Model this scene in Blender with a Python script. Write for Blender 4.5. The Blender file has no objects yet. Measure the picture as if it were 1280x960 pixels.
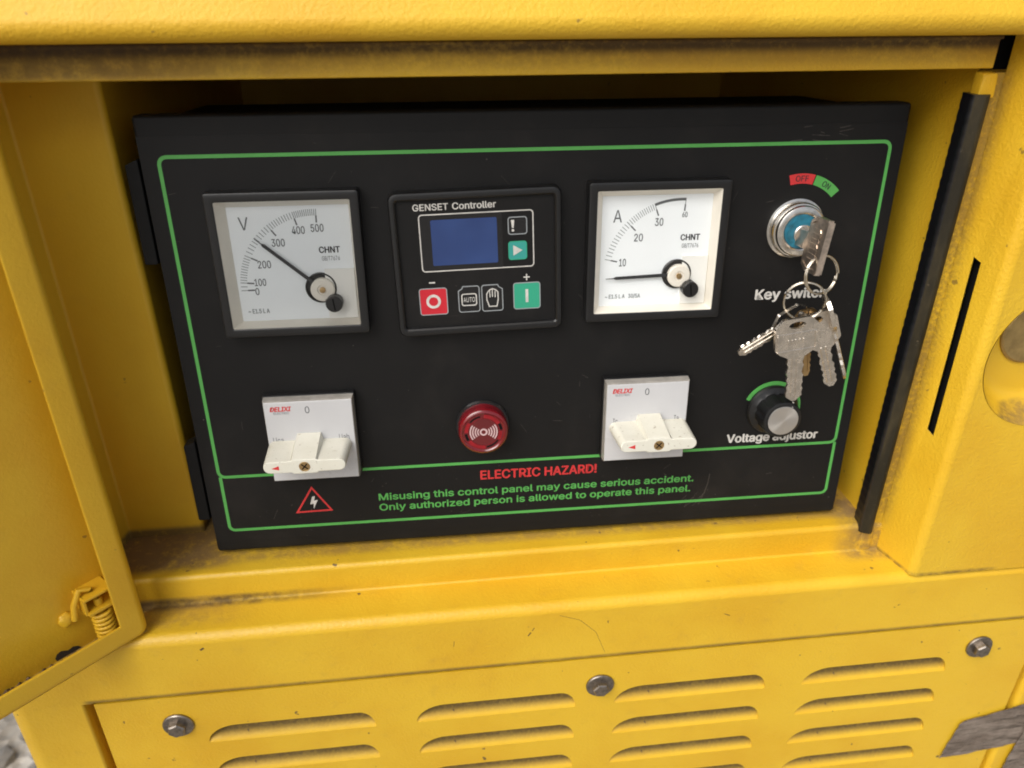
import bpy, bmesh, math, random
from mathutils import Vector, Matrix, noise

random.seed(7)
scene = bpy.context.scene
COL = scene.collection
S = 0.001                                   # everything below is measured in millimetres
PI = math.pi

# ------------------------------------------------------------------ camera, sky, sun, exposure
cam_d = bpy.data.cameras.new('camera')
cam = bpy.data.objects.new('camera', cam_d)
COL.objects.link(cam)
cam_d.sensor_width = 36.0
cam_d.lens = 26.924
cam_d.clip_start = 0.01
cam_d.clip_end = 200
_r = (0.9935180, -0.1136546, -0.0021726)
_f = (0.0996427, 0.8799130, -0.4645690)
_u = (0.0547121, 0.4613412, 0.8855342)
cam.matrix_world = Matrix(((_r[0], _u[0], -_f[0], -0.062546), (_r[1], _u[1], -_f[1], -0.406659),
                           (_r[2], _u[2], -_f[2], 0.327836), (0, 0, 0, 1)))
cam_d.dof.use_dof = True
cam_d.dof.focus_distance = 0.45
cam_d.dof.aperture_fstop = 9.0
scene.camera = cam

SUN_EL, SUN_AZ = 47.0, -45.0                # azimuth of the light, 0 = straight in front of the cabinet, minus = from its left
world = bpy.data.worlds.new('World')
scene.world = world
world.use_nodes = True
wn, wl = world.node_tree.nodes, world.node_tree.links
bg = wn['Background']
sky = wn.new('ShaderNodeTexSky')
sky.sky_type = 'NISHITA'
sky.sun_disc = False
sky.sun_elevation = math.radians(SUN_EL)
sky.sun_rotation = math.radians(180 - SUN_AZ)
sky.air_density = 1.0
sky.dust_density = 4.0
sky.ozone_density = 0.6
hs = wn.new('ShaderNodeHueSaturation')
hs.inputs['Saturation'].default_value = 0.35
wl.new(sky.outputs[0], hs.inputs['Color'])
wl.new(hs.outputs[0], bg.inputs[0])
bg.inputs[1].default_value = 0.085

sun_d = bpy.data.lights.new('sun', 'SUN')
sun_d.energy = 1.5
sun_d.angle = math.radians(55)
sun_d.color = (1.0, 0.96, 0.90)
sun = bpy.data.objects.new('sun', sun_d)
COL.objects.link(sun)
_el, _az = math.radians(SUN_EL), math.radians(SUN_AZ)
_dir = Vector((math.sin(_az) * math.cos(_el), -math.cos(_az) * math.cos(_el), math.sin(_el)))
sun.rotation_euler = _dir.to_track_quat('Z', 'Y').to_euler()
sun.location = _dir * 3

scene.view_settings.view_transform = 'Standard'
scene.view_settings.look = 'None'
scene.view_settings.gamma = 1.0
scene.view_settings.use_curve_mapping = False
scene.view_settings.exposure = 0.90
scene.render.engine = 'CYCLES'
scene.cycles.max_bounces = 10
scene.cycles.diffuse_bounces = 5
scene.cycles.transparent_max_bounces = 12
scene.cycles.use_denoising = True
scene.cycles.filter_width = 1.9

# ------------------------------------------------------------------ materials
class NT:
    """small helper round one material's node tree"""
    def __init__(self, name):
        self.m = bpy.data.materials.new(name)
        self.m.use_nodes = True
        self.n, self.l = self.m.node_tree.nodes, self.m.node_tree.links
        self.p = self.n['Principled BSDF']
        self._c = None
    def coord(self):
        if self._c is None:
            self._c = self.n.new('ShaderNodeTexCoord')
            self._s = self.n.new('ShaderNodeSeparateXYZ')
            self.l.new(self._c.outputs['Object'], self._s.inputs[0])
        return self._c.outputs['Object']
    def axis(self, a):
        self.coord()
        return self._s.outputs['xyz'.index(a)]
    def noise(self, scale, detail=3, rough=0.55, stretch=None):
        t = self.n.new('ShaderNodeTexNoise')
        t.inputs['Scale'].default_value = scale
        t.inputs['Detail'].default_value = detail
        t.inputs['Roughness'].default_value = rough
        c = self.coord()
        if stretch:
            mp = self.n.new('ShaderNodeMapping')
            mp.inputs['Scale'].default_value = stretch
            self.l.new(c, mp.inputs[0]); c = mp.outputs[0]
        self.l.new(c, t.inputs['Vector'])
        return t.outputs['Fac']
    def rng(self, v, a, b, c=0.0, d=1.0):
        r = self.n.new('ShaderNodeMapRange')
        r.interpolation_type = 'SMOOTHSTEP'
        for i, x in enumerate((a, b, c, d)):
            r.inputs[i + 1].default_value = x
        self.l.new(v, r.inputs[0])
        return r.outputs[0]
    def math(self, op, a, b):
        m = self.n.new('ShaderNodeMath'); m.operation = op
        for i, x in enumerate((a, b)):
            if isinstance(x, (int, float)): m.inputs[i].default_value = x
            else: self.l.new(x, m.inputs[i])
        return m.outputs[0]
    def mix(self, fac, a, b):
        m = self.n.new('ShaderNodeMix'); m.data_type = 'RGBA'
        for i, x in ((0, fac), (6, a), (7, b)):
            if isinstance(x, (int, float)): m.inputs[i].default_value = x
            elif isinstance(x, tuple): m.inputs[i].default_value = (*x, 1)
            else: self.l.new(x, m.inputs[i])
        return m.outputs[2]
    def bump(self, h, strength, dist, prev=None):
        b = self.n.new('ShaderNodeBump')
        b.inputs['Strength'].default_value = strength
        b.inputs['Distance'].default_value = dist
        self.l.new(h, b.inputs['Height'])
        if prev: self.l.new(prev, b.inputs['Normal'])
        return b.outputs[0]
    def set(self, **k):
        for key, v in k.items():
            i = self.p.inputs[key.replace('_', ' ')]
            if isinstance(v, tuple): i.default_value = (*v, 1)
            elif isinstance(v, (int, float)): i.default_value = v
            else: self.l.new(v, i)
        return self

DIRT = (0.060, 0.038, 0.022)
DUST = (0.29, 0.175, 0.050)
YEL = (0.66, 0.402, 0.018)

def yellow(name, bands=(), dust=0.25, peel=1.0, col=YEL, specks=1.0, rough=0.40):
    """sprayed yellow paint. bands: (axis, a0, a1, b1, b0, amount, colour) in metres: dirt that rises from a0 to a1 and falls from b1 to b0"""
    t = NT(name)
    big = t.noise(9, 4, 0.6)
    mid = t.noise(70, 5, 0.65)
    fine = t.noise(900, 3, 0.6)
    c = t.mix(t.rng(big, 0.35, 0.7), (col[0], col[1] * 1.03, col[2] * 1.3), (col[0] * 0.92, col[1] * 0.86, col[2] * 0.8))
    c = t.mix(t.math('MULTIPLY', t.rng(mid, 0.55, 0.85), dust * 0.6), c, DUST)
    c = t.mix(t.math('MULTIPLY', t.rng(t.noise(240, 4, 0.7), 0.62, 0.80), dust * 0.5), c, DUST)
    # a few paint chips and dark specks
    sp = t.math('MULTIPLY', t.rng(t.noise(130, 2, 0.5), 0.735, 0.765), 0.85 * specks)
    c = t.mix(sp, c, (0.07, 0.045, 0.03))
    rg = t.math('ADD', t.math('MULTIPLY', mid, 0.22), rough - 0.1)
    for bnd in bands:
        soft, gs = 0.25, 160
        if isinstance(bnd[0], dict):
            soft, gs = bnd[0].get('soft', soft), bnd[0].get('grain', gs); bnd = bnd[1:]
        conds, amount, colour = bnd[:-2], bnd[-2], bnd[-1]
        k = None
        for (ax, a0, a1, b1, b0) in conds:
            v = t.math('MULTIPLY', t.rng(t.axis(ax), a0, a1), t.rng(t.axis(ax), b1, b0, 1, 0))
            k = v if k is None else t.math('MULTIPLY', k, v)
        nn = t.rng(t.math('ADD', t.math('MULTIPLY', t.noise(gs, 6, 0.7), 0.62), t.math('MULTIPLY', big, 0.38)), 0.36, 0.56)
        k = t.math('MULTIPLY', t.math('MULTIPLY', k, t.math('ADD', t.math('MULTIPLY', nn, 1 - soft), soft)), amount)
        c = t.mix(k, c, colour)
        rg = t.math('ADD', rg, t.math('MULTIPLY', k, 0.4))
    nb = t.bump(t.noise(540, 3, 0.55), 0.5 * peel, 0.0006)
    nb = t.bump(fine, 0.12 * peel, 0.0004, nb)
    t.set(Base_Color=c, Roughness=rg, Normal=nb)
    t.p.inputs['Specular IOR Level'].default_value = 0.45
    return t.m

def plain(name, col, rough=0.5, metal=0.0, var=0.12, scale=60, bump=0.0, bscale=900, spec=0.5, coat=0.0):
    t = NT(name)
    n = t.noise(scale, 4, 0.6)
    c = t.mix(t.rng(n, 0.3, 0.75), col, tuple(x * (1 - var) for x in col))
    t.set(Base_Color=c, Roughness=t.math('ADD', t.math('MULTIPLY', n, 0.16), rough - 0.08), Metallic=metal)
    t.p.inputs['Specular IOR Level'].default_value = spec
    t.p.inputs['Coat Weight'].default_value = coat
    t.p.inputs['Coat Roughness'].default_value = 0.08
    if bump:
        t.set(Normal=t.bump(t.noise(bscale, 3), bump, 0.0004))
    return t.m

def black_panel(name, col=(0.0065, 0.0063, 0.0063), rough=0.42, dust=0.75):
    t = NT(name)
    smear = t.noise(14, 6, 0.7)
    scr = t.noise(30, 5, 0.75, stretch=(1.0, 1.0, 9.0))
    grit = t.noise(420, 3, 0.6)
    c = t.mix(t.math('MULTIPLY', t.rng(smear, 0.48, 0.8), 0.10 * dust), col, (0.12, 0.10, 0.085))
    c = t.mix(t.math('MULTIPLY', t.rng(scr, 0.66, 0.80), 0.16 * dust), c, (0.16, 0.14, 0.12))
    c = t.mix(t.math('MULTIPLY', t.rng(grit, 0.74, 0.80), 0.9 * dust), c, (0.22, 0.19, 0.16))
    t.set(Base_Color=c, Roughness=t.math('ADD', t.math('MULTIPLY', smear, 0.3), rough - 0.1),
          Normal=t.bump(t.noise(1500, 2), 0.10, 0.0002))
    t.p.inputs['Specular IOR Level'].default_value = 0.24
    return t.m

def glass(name, rough=0.03):
    m = bpy.data.materials.new(name); m.use_nodes = True
    n, l = m.node_tree.nodes, m.node_tree.links
    n.remove(n['Principled BSDF'])
    tr = n.new('ShaderNodeBsdfTransparent'); gl = n.new('ShaderNodeBsdfGlossy'); mx = n.new('ShaderNodeMixShader')
    fr = n.new('ShaderNodeFresnel'); fr.inputs[0].default_value = 1.45
    tr.inputs[0].default_value = (0.98, 0.985, 0.98, 1)
    gl.inputs['Roughness'].default_value = rough
    l.new(fr.outputs[0], mx.inputs[0]); l.new(tr.outputs[0], mx.inputs[1]); l.new(gl.outputs[0], mx.inputs[2])
    l.new(mx.outputs[0], n['Material Output'].inputs[0])
    return m

M = {}
M['yellow'] = yellow('yellow_paint')
M['beam'] = yellow('yellow_paint_beam', peel=1.5, dust=0.15, specks=0.7, rough=0.55)
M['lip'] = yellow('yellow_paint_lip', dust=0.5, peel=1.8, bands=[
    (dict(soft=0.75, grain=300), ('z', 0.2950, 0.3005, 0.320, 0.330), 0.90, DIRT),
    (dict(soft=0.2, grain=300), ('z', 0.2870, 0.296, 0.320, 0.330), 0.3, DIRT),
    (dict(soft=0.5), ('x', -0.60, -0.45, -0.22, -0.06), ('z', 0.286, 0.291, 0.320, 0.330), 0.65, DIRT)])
M['sill'] = yellow('yellow_paint_sill', dust=0.35, bands=[
    (dict(soft=0.35, grain=120), ('x', -0.40, -0.39, -0.21, -0.10), ('y', -0.0225, -0.0175, -0.0150, -0.0120), ('z', -0.030, -0.027, -0.0225, -0.0185), 0.9, DIRT),
    (('x', -0.40, -0.39, -0.225, -0.185), ('y', -0.013, -0.004, 0.10, 0.14), ('z', -0.008, -0.005, 0.0, 0.01), 0.85, (0.15, 0.085, 0.03)),
    (('y', -0.008, 0.000, 0.10, 0.14), ('z', -0.008, -0.005, 0.0, 0.01), 0.60, (0.20, 0.12, 0.045)),
    (('x', -0.30, -0.26, -0.235, -0.17), ('y', -0.04, -0.03, -0.018, -0.012), ('z', -0.03, -0.027, -0.02, -0.018), 0.55, DUST),
    (('x', 0.200, 0.225, 0.30, 0.31), ('y', -0.030, -0.018, 0.012, 0.02), ('z', -0.03, -0.027, 0.0, 0.01), 0.75, (0.16, 0.10, 0.05)),
    (dict(soft=0.7, grain=60), ('x', -0.295, -0.289, 0.35, 0.37), ('z', -0.0755, -0.0735, -0.0725, -0.0700), 0.7, DIRT)])
M['post'] = yellow('yellow_paint_post', peel=1.4, dust=0.12, specks=0.7, bands=[
    (dict(soft=0.1, grain=420), ('x', 0.231, 0.234, 0.2380, 0.2412), ('z', -0.02, 0.02, 0.28, 0.30), 0.6, (0.10, 0.065, 0.03)),
    (('x', 0.230, 0.236, 0.30, 0.31), ('z', -0.04, -0.03, -0.024, -0.0215), 0.7, DIRT)])
M['inner'] = yellow('yellow_paint_inside', peel=0.4, dust=0.2, specks=0.5, rough=0.5, bands=[
    (('z', -0.01, -0.004, 0.0, 0.005), 0.8, DIRT)])
M['door'] = yellow('yellow_paint_door', peel=0.5, dust=0.22, specks=0.6, rough=0.42)
M['door_wall'] = yellow('yellow_paint_door_edge', peel=0.7, dust=0.55, bands=[
    (('z', -0.030, -0.027, -0.0215, -0.017), 0.8, (0.20, 0.12, 0.05))])
M['louvre_sheet'] = yellow('yellow_paint_grille', peel=1.1, dust=0.3)
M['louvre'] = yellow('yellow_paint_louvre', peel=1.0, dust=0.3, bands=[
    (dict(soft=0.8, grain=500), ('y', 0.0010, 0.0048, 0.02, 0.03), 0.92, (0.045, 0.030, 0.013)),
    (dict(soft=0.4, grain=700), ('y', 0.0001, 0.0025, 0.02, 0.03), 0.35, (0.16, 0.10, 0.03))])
M['cup'] = yellow('yellow_paint_cup', peel=0.2, dust=0.4, rough=0.3, bands=[
    (('z', 0.086, 0.094, 0.096, 0.100), 0.75, DIRT), (('z', 0.08, 0.085, 0.094, 0.1), 0.5, DUST)])
M['case'] = black_panel('black_case', rough=0.5)
M['box'] = black_panel('black_box', col=(0.004, 0.004, 0.004), rough=0.6, dust=0.2)  # blacker than the case: shade under the lip put into the colour
M['film'] = black_panel('black_overlay_film', col=(0.0072, 0.0069, 0.0069), rough=0.44)
M['black'] = plain('black_plastic', (0.0085, 0.0085, 0.009), 0.38, var=0.3, bump=0.06)
M['black_gloss'] = plain('black_glossy_plastic', (0.012, 0.012, 0.013), 0.18, var=0.2)
M['shade'] = plain('painted_cavity_shade', (0.006, 0.006, 0.006), 0.9, spec=0.1)  # near-black colour that stands in for shade inside hollows
M['rubber'] = plain('black_rubber', (0.007, 0.0075, 0.010), 0.35, var=0.4, bump=0.3, bscale=500)
def _seal():
    t = NT('dusty_rubber_face')
    n = t.noise(45, 6, 0.7, stretch=(1, 1, 0.35))
    c = t.mix(t.rng(n, 0.38, 0.72), (0.015, 0.012, 0.006), (0.050, 0.038, 0.017))
    c = t.mix(t.rng(t.noise(300, 4, 0.7), 0.64, 0.75), c, (0.13, 0.10, 0.06))
    t.p.inputs['Specular IOR Level'].default_value = 0.25
    t.set(Base_Color=c, Roughness=0.62, Normal=t.bump(t.noise(350, 4), 0.25, 0.0004))
    return t.m
M['seal_face'] = _seal()
M['green'] = plain('green_print', (0.085, 0.36, 0.075), 0.5, var=0.12)
M['red'] = plain('red_print', (0.58, 0.030, 0.032), 0.5, var=0.12)
M['white'] = plain('white_print', (0.62, 0.60, 0.56), 0.5, var=0.25, scale=200)
M['cover'] = plain('pale_cover_plastic', (0.84, 0.83, 0.79), 0.45, var=0.04)
M['ink'] = plain('black_ink', (0.018, 0.019, 0.022), 0.5)
M['ink_grey'] = plain('grey_ink', (0.28, 0.30, 0.31), 0.5)
M['ink_mid'] = plain('mid_grey_ink', (0.11, 0.115, 0.12), 0.5)
M['dial'] = plain('dial_face', (0.86, 0.89, 0.91), 0.55, var=0.04, scale=20)
M['cream'] = plain('cream_plastic', (0.80, 0.75, 0.66), 0.42, var=0.05)
def _ivory():
    t = NT('ivory_plastic')
    c = t.mix(t.rng(t.noise(60, 4), 0.3, 0.75), (0.66, 0.645, 0.56), (0.60, 0.58, 0.49))
    c = t.mix(t.math('MULTIPLY', t.rng(t.noise(520, 3, 0.6), 0.64, 0.72), 0.7), c, (0.20, 0.14, 0.08))
    c = t.mix(t.math('MULTIPLY', t.rng(t.noise(110, 5, 0.7), 0.58, 0.8), 0.5), c, (0.36, 0.31, 0.21))
    t.set(Base_Color=c, Roughness=0.42, Normal=t.bump(t.noise(800, 3), 0.06, 0.0004))
    return t.m
M['ivory'] = _ivory()
M['plate'] = plain('white_label_plate', (0.52, 0.52, 0.53), 0.28, var=0.06, scale=25)
M['clear'] = plain('grey_clear_plastic', (0.33, 0.31, 0.28), 0.22, var=0.25, scale=120)
M['glass'] = glass('clear_window')
M['chrome'] = plain('worn_chrome', (0.72, 0.69, 0.64), 0.24, 1.0, var=0.25, scale=180)
M['nickel'] = plain('nickel_key', (0.82, 0.75, 0.66), 0.28, 1.0, var=0.30, scale=170, bump=0.10)
M['worn_key'] = plain('worn_bronzed_key', (0.84, 0.71, 0.60), 0.36, 1.0, var=0.5, scale=230, bump=0.3, bscale=420)
M['steel'] = plain('dull_steel', (0.34, 0.30, 0.26), 0.40, 1.0, var=0.45, scale=300, bump=0.15)
M['brass'] = plain('brass', (0.62, 0.42, 0.20), 0.35, 1.0, var=0.3)
M['lock'] = plain('tarnished_lock_metal', (0.42, 0.30, 0.12), 0.5, 0.6, var=0.4, scale=120)
M['wire'] = plain('ring_wire', (0.70, 0.64, 0.54), 0.25, 1.0, var=0.3, scale=300)
M['teal'] = plain('teal_plastic', (0.020, 0.17, 0.25), 0.35, var=0.5, scale=220)
M['red_lens'] = plain('red_lens', (0.17, 0.004, 0.009), 0.16, var=0.35, scale=90, coat=0.6)
M['red_deep'] = plain('deep_red_plastic', (0.30, 0.006, 0.012), 0.3, var=0.3, scale=150)
M['red_dark'] = plain('dark_red_plastic', (0.12, 0.010, 0.012), 0.4)
M['wave'] = plain('pale_pink_print', (0.60, 0.42, 0.42), 0.5)
M['btn_green'] = plain('green_button', (0.030, 0.33, 0.20), 0.4, var=0.08)
M['btn_teal'] = plain('teal_button', (0.035, 0.31, 0.27), 0.4, var=0.08)
M['btn_red'] = plain('red_button', (0.52, 0.016, 0.030), 0.4, var=0.08)
def _lcd():
    t = NT('blue_display')
    t.set(Base_Color=t.mix(t.rng(t.noise(30, 2), 0.3, 0.7), (0.012, 0.036, 0.14), (0.020, 0.052, 0.18)), Roughness=0.10)
    t.p.inputs['Specular IOR Level'].default_value = 0.8
    return t.m
M['lcd'] = _lcd()
def _tape():
    t = NT('grey_tape')
    n = t.noise(60, 4, 0.6)
    w = t.noise(38, 3, 0.6, stretch=(1, 1, 3.5))
    c = t.mix(t.rng(n, 0.35, 0.7), (0.125, 0.095, 0.074), (0.20, 0.16, 0.13))
    t.set(Base_Color=c, Roughness=0.26, Normal=t.bump(w, 1.0, 0.006))
    return t.m
M['tape'] = _tape()
def _spun():
    t = NT('spun_aluminium')
    t.set(Base_Color=(0.78, 0.75, 0.71), Metallic=1.0, Roughness=0.30)
    t.p.inputs['Anisotropic'].default_value = 0.85
    tg = t.n.new('ShaderNodeTangent'); tg.direction_type = 'RADIAL'; tg.axis = 'Y'
    t.l.new(tg.outputs[0], t.p.inputs['Tangent'])
    return t.m
M['spun'] = _spun()
def _gravel():
    t = NT('gravel_ground')
    v = t.n.new('ShaderNodeTexVoronoi'); v.inputs['Scale'].default_value = 45
    t.l.new(t.coord(), v.inputs['Vector'])
    c = t.mix(t.rng(v.outputs['Color'], 0.1, 0.9), (0.16, 0.145, 0.125), (0.42, 0.39, 0.35))
    c = t.mix(t.rng(t.noise(4, 4), 0.4, 0.7), c, (0.22, 0.20, 0.17))
    t.set(Base_Color=c, Roughness=0.9, Normal=t.bump(v.outputs['Distance'], 1.0, 0.01))
    return t.m
M['gravel'] = _gravel()
M['stone'] = plain('stone', (0.22, 0.205, 0.185), 0.85, var=0.6, scale=20, bump=0.3, bscale=200)

# ------------------------------------------------------------------ mesh helpers
def link_obj(name, me, mat, parent=None, smooth=True, angle=32, wn_mod=True):
    if mat is not None: me.materials.append(M[mat] if isinstance(mat, str) else mat)
    o = bpy.data.objects.new(name, me)
    COL.objects.link(o)
    if smooth:
        for p in me.polygons: p.use_smooth = True
        me.set_sharp_from_angle(angle=math.radians(angle))
        if wn_mod:
            w = o.modifiers.new('wn', 'WEIGHTED_NORMAL'); w.keep_sharp = True; w.weight = 80
    if parent is not None: o.parent = parent
    return o

def finish(name, bm, mat, parent=None, smooth=True, angle=32, normals=True):
    if normals: bmesh.ops.recalc_face_normals(bm, faces=bm.faces)
    bmesh.ops.scale(bm, vec=(S, S, S), verts=bm.verts)
    me = bpy.data.meshes.new(name)
    bm.to_mesh(me); bm.free()
    return link_obj(name, me, mat, parent, smooth, angle)

def box(bm, x0, x1, y0, y1, z0, z1, bev=0.0, seg=2):
    g = bmesh.ops.create_cube(bm, size=1.0)
    vs = g['verts']
    bmesh.ops.scale(bm, vec=(x1 - x0, y1 - y0, z1 - z0), verts=vs)
    bmesh.ops.translate(bm, vec=((x0 + x1) / 2, (y0 + y1) / 2, (z0 + z1) / 2), verts=vs)
    if bev:
        es = list({e for v in vs for e in v.link_edges})
        bmesh.ops.bevel(bm, geom=es, offset=bev, segments=seg, profile=0.5, affect='EDGES')

def pbox(bm, u0, u1, h0, h1, d0, d1, bev=0.0, seg=2):
    box(bm, u0, u1, -d1, -d0, h0, h1, bev, seg)

def fillet(pts, rad, n=5):
    """round the inner corners of an open polyline; rad is one radius or a list"""
    out = [pts[0]]
    for i in range(1, len(pts) - 1):
        r = rad[i] if isinstance(rad, (list, tuple)) else rad
        p, a, b = Vector(pts[i]), Vector(pts[i - 1]), Vector(pts[i + 1])
        if not r: out.append(tuple(p)); continue
        da, db = (a - p).normalized(), (b - p).normalized()
        half = da.angle(db) / 2
        t = min(r / math.tan(half), (a - p).length * 0.49, (b - p).length * 0.49)
        rr = t * math.tan(half)
        c = p + (da + db).normalized() * (rr / math.sin(half))
        s, e = p + da * t - c, p + db * t - c
        for k in range(n + 1):
            f = k / n
            v = (s.lerp(e, f)).normalized() * rr
            out.append(tuple(c + v))
    out.append(pts[-1])
    return out

def loft_profile(bm, prof, x0, x1, order='yz', nx=1):
    """sheet: a 2D profile carried along the third axis"""
    rows = []
    for i in range(nx + 1):
        x = x0 + (x1 - x0) * i / nx
        rows.append([bm.verts.new((x, a, b) if order == 'yz' else (a, b, x)) for a, b in prof])
    for r0, r1 in zip(rows, rows[1:]):
        for i in range(len(prof) - 1):
            bm.faces.new((r0[i], r0[i + 1], r1[i + 1], r1[i]))

def solidify(o, t, offset=-1):
    m = o.modifiers.new('thickness', 'SOLIDIFY')
    m.thickness = t * S; m.offset = offset
    o.modifiers.move(len(o.modifiers) - 1, 0)
    return o

def lathe(bm, prof, cu=0, ch=0, n=40, fold=None, cap=True):
    """profile (r, d) turned about the panel normal at (cu, ch)"""
    rings = []
    for r, d in prof:
        ring = []
        for k in range(n):
            a = 2 * PI * k / n
            rr = r * (fold(a, d) if fold else 1)
            ring.append(bm.verts.new((cu + rr * math.cos(a), -d, ch + rr * math.sin(a))))
        rings.append(ring)
    for a, b in zip(rings, rings[1:]):
        for k in range(n):
            bm.faces.new((a[k], a[(k + 1) % n], b[(k + 1) % n], b[k]))
    if prof[-1][0] > 0.01: bm.faces.new(rings[-1])
    if cap and prof[0][0] > 0.01: bm.faces.new(rings[0][::-1])

def poly(bm, pts, d0, d1):
    """flat shape in the panel plane with thickness"""
    a = [bm.verts.new((u, -d0, h)) for u, h in pts]
    b = [bm.verts.new((u, -d1, h)) for u, h in pts]
    n = len(pts)
    bm.faces.new(a[::-1]); bm.faces.new(b)
    for i in range(n):
        bm.faces.new((a[i], a[(i + 1) % n], b[(i + 1) % n], b[i]))

def stroke(bm, pts, w, d0, d1, closed=False):
    """line of width w through pts on the panel plane (mitred)"""
    P = [Vector(p) for p in pts]
    n = len(P); L, R = [], []
    for i in range(n):
        a = P[i - 1] if (i > 0 or closed) else None
        b = P[(i + 1) % n] if (i < n - 1 or closed) else None
        t0 = (P[i] - a).normalized() if a is not None else None
        t1 = (b - P[i]).normalized() if b is not None else None
        t0 = t0 or t1; t1 = t1 or t0
        n0, n1 = Vector((-t0.y, t0.x)), Vector((-t1.y, t1.x))
        m = (n0 + n1).normalized()
        k = w / 2 / max(0.35, m.dot(n0))
        L.append(P[i] + m * k); R.append(P[i] - m * k)
    mk = lambda p, d: bm.verts.new((p.x, -d, p.y))
    vs = [(mk(L[i], d0), mk(R[i], d0), mk(L[i], d1), mk(R[i], d1)) for i in range(n)]
    for i in range(n if closed else n - 1):
        a, b = vs[i], vs[(i + 1) % n]
        bm.faces.new((a[2], a[3], b[3], b[2]))
        bm.faces.new((a[0], a[2], b[2], b[0])); bm.faces.new((a[3], a[1], b[1], b[3]))
        bm.faces.new((a[1], a[0], b[0], b[1]))
    if not closed:
        for a in (vs[0], vs[-1]): bm.faces.new((a[0], a[1], a[3], a[2]))

def rrect(u0, u1, h0, h1, r, n=4):
    out = []
    for cx, cy, a0 in ((u1 - r, h1 - r, 0), (u0 + r, h1 - r, 90), (u0 + r, h0 + r, 180), (u1 - r, h0 + r, 270)):
        for k in range(n + 1):
            a = math.radians(a0 + 90 * k / n)
            out.append((cx + r * math.cos(a), cy + r * math.sin(a)))
    return out

def arc(cu, ch, r, a0, a1, n=16):
    return [(cu + r * math.cos(math.radians(a0 + (a1 - a0) * k / n)), ch + r * math.sin(math.radians(a0 + (a1 - a0) * k / n))) for k in range(n + 1)]

FONT = None
try:                                        # Blender's own interface face, closest to the grotesque print on the panel
    import os
    _p = os.path.join(bpy.utils.system_resource('DATAFILES'), 'fonts', 'Inter.woff2')
    FONT = bpy.data.fonts.load(_p)
except Exception:
    FONT = None
def text_bm(bm, body, u, h, d, width=None, cap=4.0, align='l', bold=0.0, shear=0.0, thick=0.12, rot=0.0, space=1.0, maxw=None):
    """flat lettering on the panel plane; cap is the capital height, width stretches it to fit"""
    cu = bpy.data.curves.new('lettering', 'FONT')
    cu.body = body; cu.size = 10.0; cu.extrude = thick / 2; cu.shear = shear; cu.resolution_u = 3
    cu.space_character = space
    if FONT: cu.font = FONT
    ob = bpy.data.objects.new('lettering', cu)
    COL.objects.link(ob)
    dg = bpy.context.evaluated_depsgraph_get()
    me = bpy.data.meshes.new_from_object(ob.evaluated_get(dg))
    bpy.data.objects.remove(ob); bpy.data.curves.remove(cu)
    xs = [v.co.x for v in me.vertices]
    x0, x1 = min(xs), max(xs)
    sy = cap / (max(v.co.y for v in me.vertices) if not any(c in 'gjpqyQ' for c in body) else max(v.co.y for v in me.vertices))
    sx = width / (x1 - x0) if width else sy
    if maxw and (x1 - x0) * sx > maxw: sx = maxw / (x1 - x0)
    W = (x1 - x0) * sx
    off = {'l': 0, 'c': -W / 2, 'r': -W}[align]
    ca, sa = math.cos(math.radians(rot)), math.sin(math.radians(rot))
    w = bold * sy
    shifts = [(0, 0)] + ([(-w, 0), (w, 0), (0, -w * 0.7), (0, w * 0.7)] if bold else [])
    for q, (dx, dy) in enumerate(shifts):   # heavier weight: the outline printed again, a hair aside
        vs = []
        for v in me.vertices:
            x, y = (v.co.x - x0) * sx + off + dx, v.co.y * sy + dy
            vs.append(bm.verts.new((u + x * ca - y * sa, -(d + v.co.z + 0.012 * q), h + x * sa + y * ca)))
        for p in me.polygons:
            try: bm.faces.new([vs[i] for i in p.vertices])
            except ValueError: pass
    bpy.data.meshes.remove(me)

def lettering(body, u, h, d, mat, parent, name='lettering', **k):
    bm = bmesh.new()
    text_bm(bm, body, u, h, d, **k)
    return finish(name, bm, mat, parent, smooth=False, normals=False)

def one(name, mat, parent, fn, *a, smooth=True, **k):
    bm = bmesh.new()
    fn(bm, *a, **k)
    return finish(name, bm, mat, parent, smooth)

def empty(name, loc=(0, 0, 0)):
    o = bpy.data.objects.new(name, None)
    o.empty_display_size = 0.03
    o.location = loc
    COL.objects.link(o)
    return o

def tag(o, label, cat, group=None):
    o['label'] = label; o['category'] = cat
    if group: o['group'] = group
    return o

# ------------------------------------------------------------------ ground
GZ = -700.0
bm = bmesh.new()
bmesh.ops.create_grid(bm, x_segments=2, y_segments=2, size=15000)
bmesh.ops.translate(bm, vec=(0, 0, GZ), verts=bm.verts)
g = finish('ground', bm, 'gravel', smooth=False)
g['kind'] = 'structure'
bm = bmesh.new()
for i in range(1400):
    x, y = random.uniform(-1500, -330), random.uniform(-600, 1300)
    r = random.uniform(6, 17)
    gg = bmesh.ops.create_icosphere(bm, subdivisions=1, radius=r)
    for v in gg['verts']:
        v.co *= 1 + random.uniform(-0.22, 0.22)
        v.co.z *= 0.62
    bmesh.ops.rotate(bm, cent=(0, 0, 0), matrix=Matrix.Rotation(random.uniform(0, 6.3), 3, 'Z'), verts=gg['verts'])
    bmesh.ops.translate(bm, vec=(x, y, GZ + r * 0.35), verts=gg['verts'])
g = finish('gravel', bm, 'stone', angle=20)
g['kind'] = 'stuff'
tag(g, 'loose pale grey gravel on the ground beside the yellow cabinet', 'gravel')

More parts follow.
